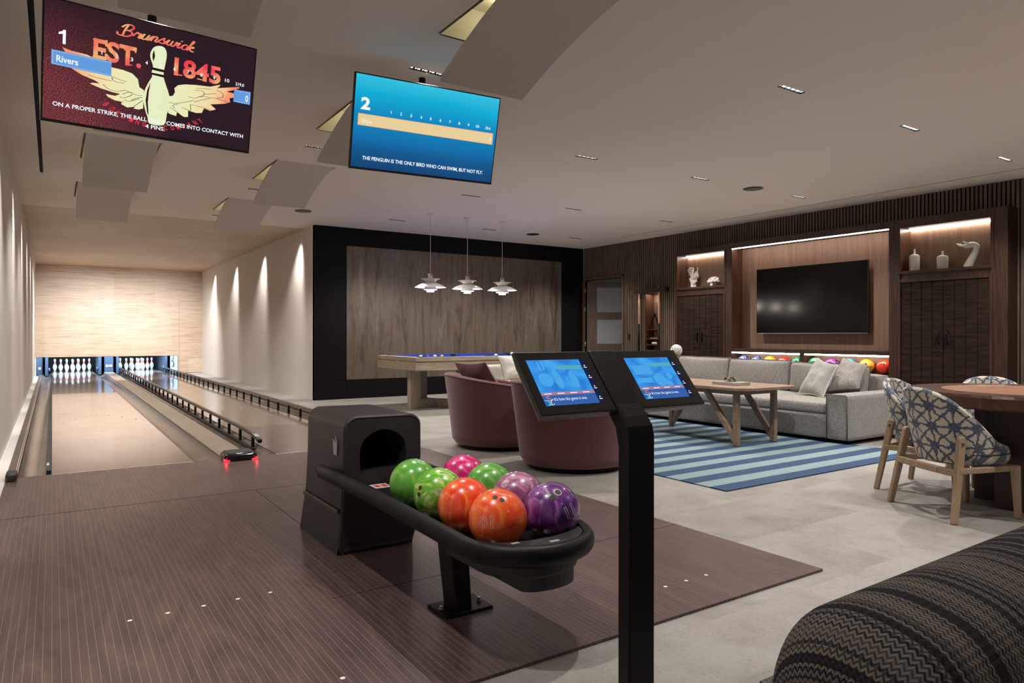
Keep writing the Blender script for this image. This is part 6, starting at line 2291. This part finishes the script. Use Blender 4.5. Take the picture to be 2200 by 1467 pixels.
for k, y in enumerate((7.50, 7.245, 6.99, 6.735, 6.485, 6.19, 5.925, 5.66, 5.395, 5.135)):
    nm, c1, c2 = bcol[k]
    o = MB().sphere((0, 0, 0.108), 0.108, 40, 24).build('bowling_ball', marble_ball('shelf_ball_%d' % k, [(0.35, c1), (0.6, c1), (0.72, c2)], 9))
    o.location = (9.690, y, 0.583)
    tag(o, '%s bowling ball on the shelf under the television, %s' % (nm, bo[k]), 'bowling ball', 'bowling balls on the shelf under the television')
    for a, b_ in ((-0.86, 0.30), (-0.80, 0.44)):
        disc(o, (a, -0.35, b_), 0.011, 'finger_hole', HOLE)
        hm = o.children[-1]
        hm.location = (0, 0, 0.108)

# ornaments: bottles, hand, corals
bp1 = [(0.0, 0.0), (0.062, 0.0), (0.065, 0.006), (0.065, 0.190), (0.062, 0.212), (0.046, 0.226), (0.026, 0.233), (0.0150, 0.240), (0.0135, 0.295), (0.015, 0.302), (0.010, 0.303), (0.0, 0.303)]
o = MB().lathe(bp1, 36).build('ceramic_bottle', MT['ceramic'])
o.location = (9.72, 4.755, 2.0)
tag(o, 'tall white ceramic bottle with thin neck at the left of the niche', 'bottle', 'white bottles in the niche')
bp2 = [(r * 1.03, z * 0.80) for r, z in bp1]
o = MB().lathe(bp2, 36).build('ceramic_bottle', MT['ceramic'])
o.location = (9.72, 4.40, 2.0)
tag(o, 'shorter white ceramic bottle between the tall bottle and the hand', 'bottle', 'white bottles in the niche')


def remeshed(mb, name, m_, vox, loc, parent=None):
    o = mb.build(name, m_, parent)
    o.location = loc
    r = o.modifiers.new('remesh', 'REMESH')
    r.mode = 'VOXEL'
    r.voxel_size = vox
    r.use_smooth_shade = True
    s_ = o.modifiers.new('smooth', 'SMOOTH')
    s_.factor = 0.6
    s_.iterations = 4
    return o


h = MB()
# forearm rising from the shelf, wrist bent back, open palm turned up; local y to the left of the view
h.tube(catmull([(0, 0.045, 0.0), (0, 0.015, 0.07), (0, -0.030, 0.16), (0, -0.055, 0.225), (0, -0.058, 0.262), (0, -0.035, 0.288)], 5), [0.056 - 0.0016 * k for k in range(12)] + [0.037 - 0.0008 * k for k in range(14)], 16)
h.tube(catmull([(0, -0.050, 0.275), (0, -0.01, 0.285), (0, 0.045, 0.280), (0, 0.085, 0.272)], 5), [0.030, 0.032, 0.034, 0.035, 0.036, 0.037, 0.037, 0.037, 0.036, 0.035, 0.034, 0.033, 0.032, 0.030, 0.028, 0.026], 14)
h.rbox((0.0, 0.045, 0.276), (0.044, 0.055, 0.017), 0.016)
for k, (x, l_, dz) in enumerate(((-0.036, 0.072, 0.034), (-0.013, 0.088, 0.040), (0.011, 0.084, 0.044), (0.034, 0.066, 0.046))):
    pts = [(x, 0.088, 0.272), (x * 1.05, 0.088 + l_ * 0.40, 0.272 + dz * 0.22), (x * 1.08, 0.088 + l_ * 0.75, 0.272 + dz * 0.62), (x * 1.05, 0.088 + l_, 0.272 + dz * 1.15)]
    h.tube(catmull(pts, 4), [0.0115, 0.0112, 0.011, 0.0108, 0.0105, 0.0102, 0.010, 0.0098, 0.0095, 0.009, 0.0085, 0.008, 0.007], 10)
h.tube(catmull([(-0.040, 0.0, 0.285), (-0.062, 0.030, 0.300), (-0.060, 0.062, 0.318), (-0.048, 0.082, 0.328)], 4), [0.016, 0.0155, 0.015, 0.0145, 0.014, 0.0135, 0.013, 0.0125, 0.012, 0.0115, 0.011, 0.010, 0.008], 10)
o = remeshed(h, 'hand_sculpture', MT['plasterobj'], 0.0045, (9.70, 4.045, 2.0))
tag(o, 'white plaster forearm and hand sculpture with its open palm raised', 'sculpture')

c = MB()
c.tube(catmull([(0, 0, 0), (0, 0.01, 0.06), (0, 0.0, 0.11), (0, 0.015, 0.16)], 4), [0.05, 0.048, 0.046, 0.045, 0.046, 0.048, 0.05, 0.048, 0.045, 0.04, 0.036, 0.03, 0.026], 12)
c.sphere((0, 0.062, 0.300), 0.070, 20, 14, (0.35, 1.0, 1.05))
c.sphere((0, 0.025, 0.325), 0.045, 16, 12, (0.4, 0.8, 1.1))
c.tube(catmull([(0, 0.01, 0.14), (0, 0.03, 0.20), (0, 0.045, 0.27)], 4), [0.03, 0.03, 0.032, 0.034, 0.036, 0.036, 0.034, 0.03, 0.026], 12)
c.tube(catmull([(0, -0.01, 0.12), (0, -0.045, 0.19), (0, -0.065, 0.25), (0, -0.060, 0.29)], 4), [0.036, 0.038, 0.042, 0.046, 0.048, 0.048, 0.046, 0.042, 0.036, 0.032, 0.028, 0.024, 0.02], 12)
c.tube([(0, -0.075, 0.27), (0.0, -0.098, 0.35)], [0.016, 0.009], 10)
c.tube([(0, 0.02, 0.09), (0, 0.085, 0.165)], [0.03, 0.022], 10)
c.tube([(0, -0.01, 0.10), (0, -0.075, 0.115)], [0.024, 0.016], 10)
c.tube([(0, 0.01, 0.03), (0, 0.065, 0.045)], [0.03, 0.018], 10)
for i, p in enumerate(c.v):
    n_ = noise.noise_vector(p * 22)
    n2_ = noise.noise_vector(p * 60)
    c.v[i] = p + n_ * 0.020 + n2_ * 0.010
o = remeshed(c, 'coral_ornament', MT['coral'], 0.0045, (9.71, 8.615, 2.004))
tag(o, 'tall white branching coral ornament in the left cabinet niche', 'coral')
c = MB()
rnd = random.Random(9)
for k in range(46):
    a = rnd.random() * 2 * PI
    e = rnd.random() ** 0.8 * PI * 0.55
    d_ = V((math.cos(a) * math.sin(e) * 0.07, math.sin(a) * math.sin(e) * 0.135, math.cos(e) * 0.075))
    c.tube([(0, 0, 0.085), V((0, 0, 0.085)) + d_ * 0.7, V((0, 0, 0.085)) + d_ * 1.08], [0.022, 0.016, 0.012], 8)
c.sphere((0, 0, 0.10), 0.06, 16, 12, (0.9, 1.5, 0.7))
c.tube([(0, 0.05, 0.0), (0, 0.04, 0.09)], [0.035, 0.03], 10)
o = remeshed(c, 'coral_ornament', MT['coral'], 0.005, (9.71, 8.145, 2.0))
tag(o, 'low ruffled white coral ornament in the left cabinet niche', 'coral')

# ------------------------------------------------------------------ alcove, beam lamp, switch
t = thing('alcove_shelves', 'narrow lit wooden alcove with shelves between door and cabinet', 'shelf', (9.95, 9.80, ALZ0))
MB().box(10.10, 10.12, ALY0, ALY1, ALZ0, ALZ1).build('back_panel', MT['coffee'], t, world=True)
MB().box(9.86, 10.10, ALY1, ALY1 + 0.02, ALZ0 - 0.02, ALZ1 + 0.02).box(9.86, 10.10, ALY0 - 0.02, ALY0, ALZ0 - 0.02, ALZ1 + 0.02).box(9.86, 10.10, ALY0, ALY1, ALZ1, ALZ1 + 0.02).box(9.86, 10.10, ALY0, ALY1, ALZ0 - 0.02, ALZ0).build('surround', MT['cabin'], t, world=True)
for z in (0.72, 0.84, 0.95, 1.065, 1.25):
    MB().box(9.875, 10.10, ALY0, ALY1, z - 0.012, z).build('shelf', MT['cabin'], t, world=True)
for ya, yb in ((9.94, 9.80), (9.66, 9.80)):
    MB().bar((9.93, ya, 1.262), (9.93, yb, 1.56), 0.012, 0.03).build('strap', MT['black'], t, world=True)
o = MB().tube([(9.93, 9.86, 0.979), (9.93, 9.73, 0.979)], 0.028, 12).build('rolled_cloth', MT['ceramic'])
tag(o, 'small white rolled cloth on a shelf of the narrow alcove', 'cloth roll')
o = MB().box(9.90, 9.98, 9.68, 9.90, 1.066, 1.090).build('flat_case', MT['copperp'])
tag(o, 'flat coppery case on the alcove shelf above the white roll', 'case')
t = thing('beam_sconce', 'dark wooden beam on the slatted wall carrying two copper tube lights', 'wall lamp', (9.79, 9.77, 1.36))
MB().box(9.745, 9.85, 9.34, 10.21, 1.965, 2.055).build('beam', MT['cab'], t, world=True, bevel=0.004)
for y in (10.107, 9.562):
    MB().cyl((9.80, y, 1.36), (9.80, y, 1.965), 0.015, n=12).build('copper_tube', MT['copper'], t, world=True)
    MB().cyl((9.80, y, 0.6), (9.80, y, 1.36), 0.017, n=12).build('black_tube', MT['black'], t, world=True)
    MB().cyl((9.79, y, 2.055), (9.79, y, 2.09), 0.012, n=10).build('finial', MT['silver'], t, world=True)
o = MB().box(9.838, 9.85, 10.415, 10.46, 1.05, 1.155).build('switch_plate', MT['black'], origin=(9.845, 10.44, 1.05), bevel=0.002)
tag(o, 'small black switch plate on the slats beside the door', 'switch')
al = area('alcove_lamp', (9.97, 9.80, 1.955), (9.97, 9.80, 1.0), 1.6, WARM, 0.1, 0.3)
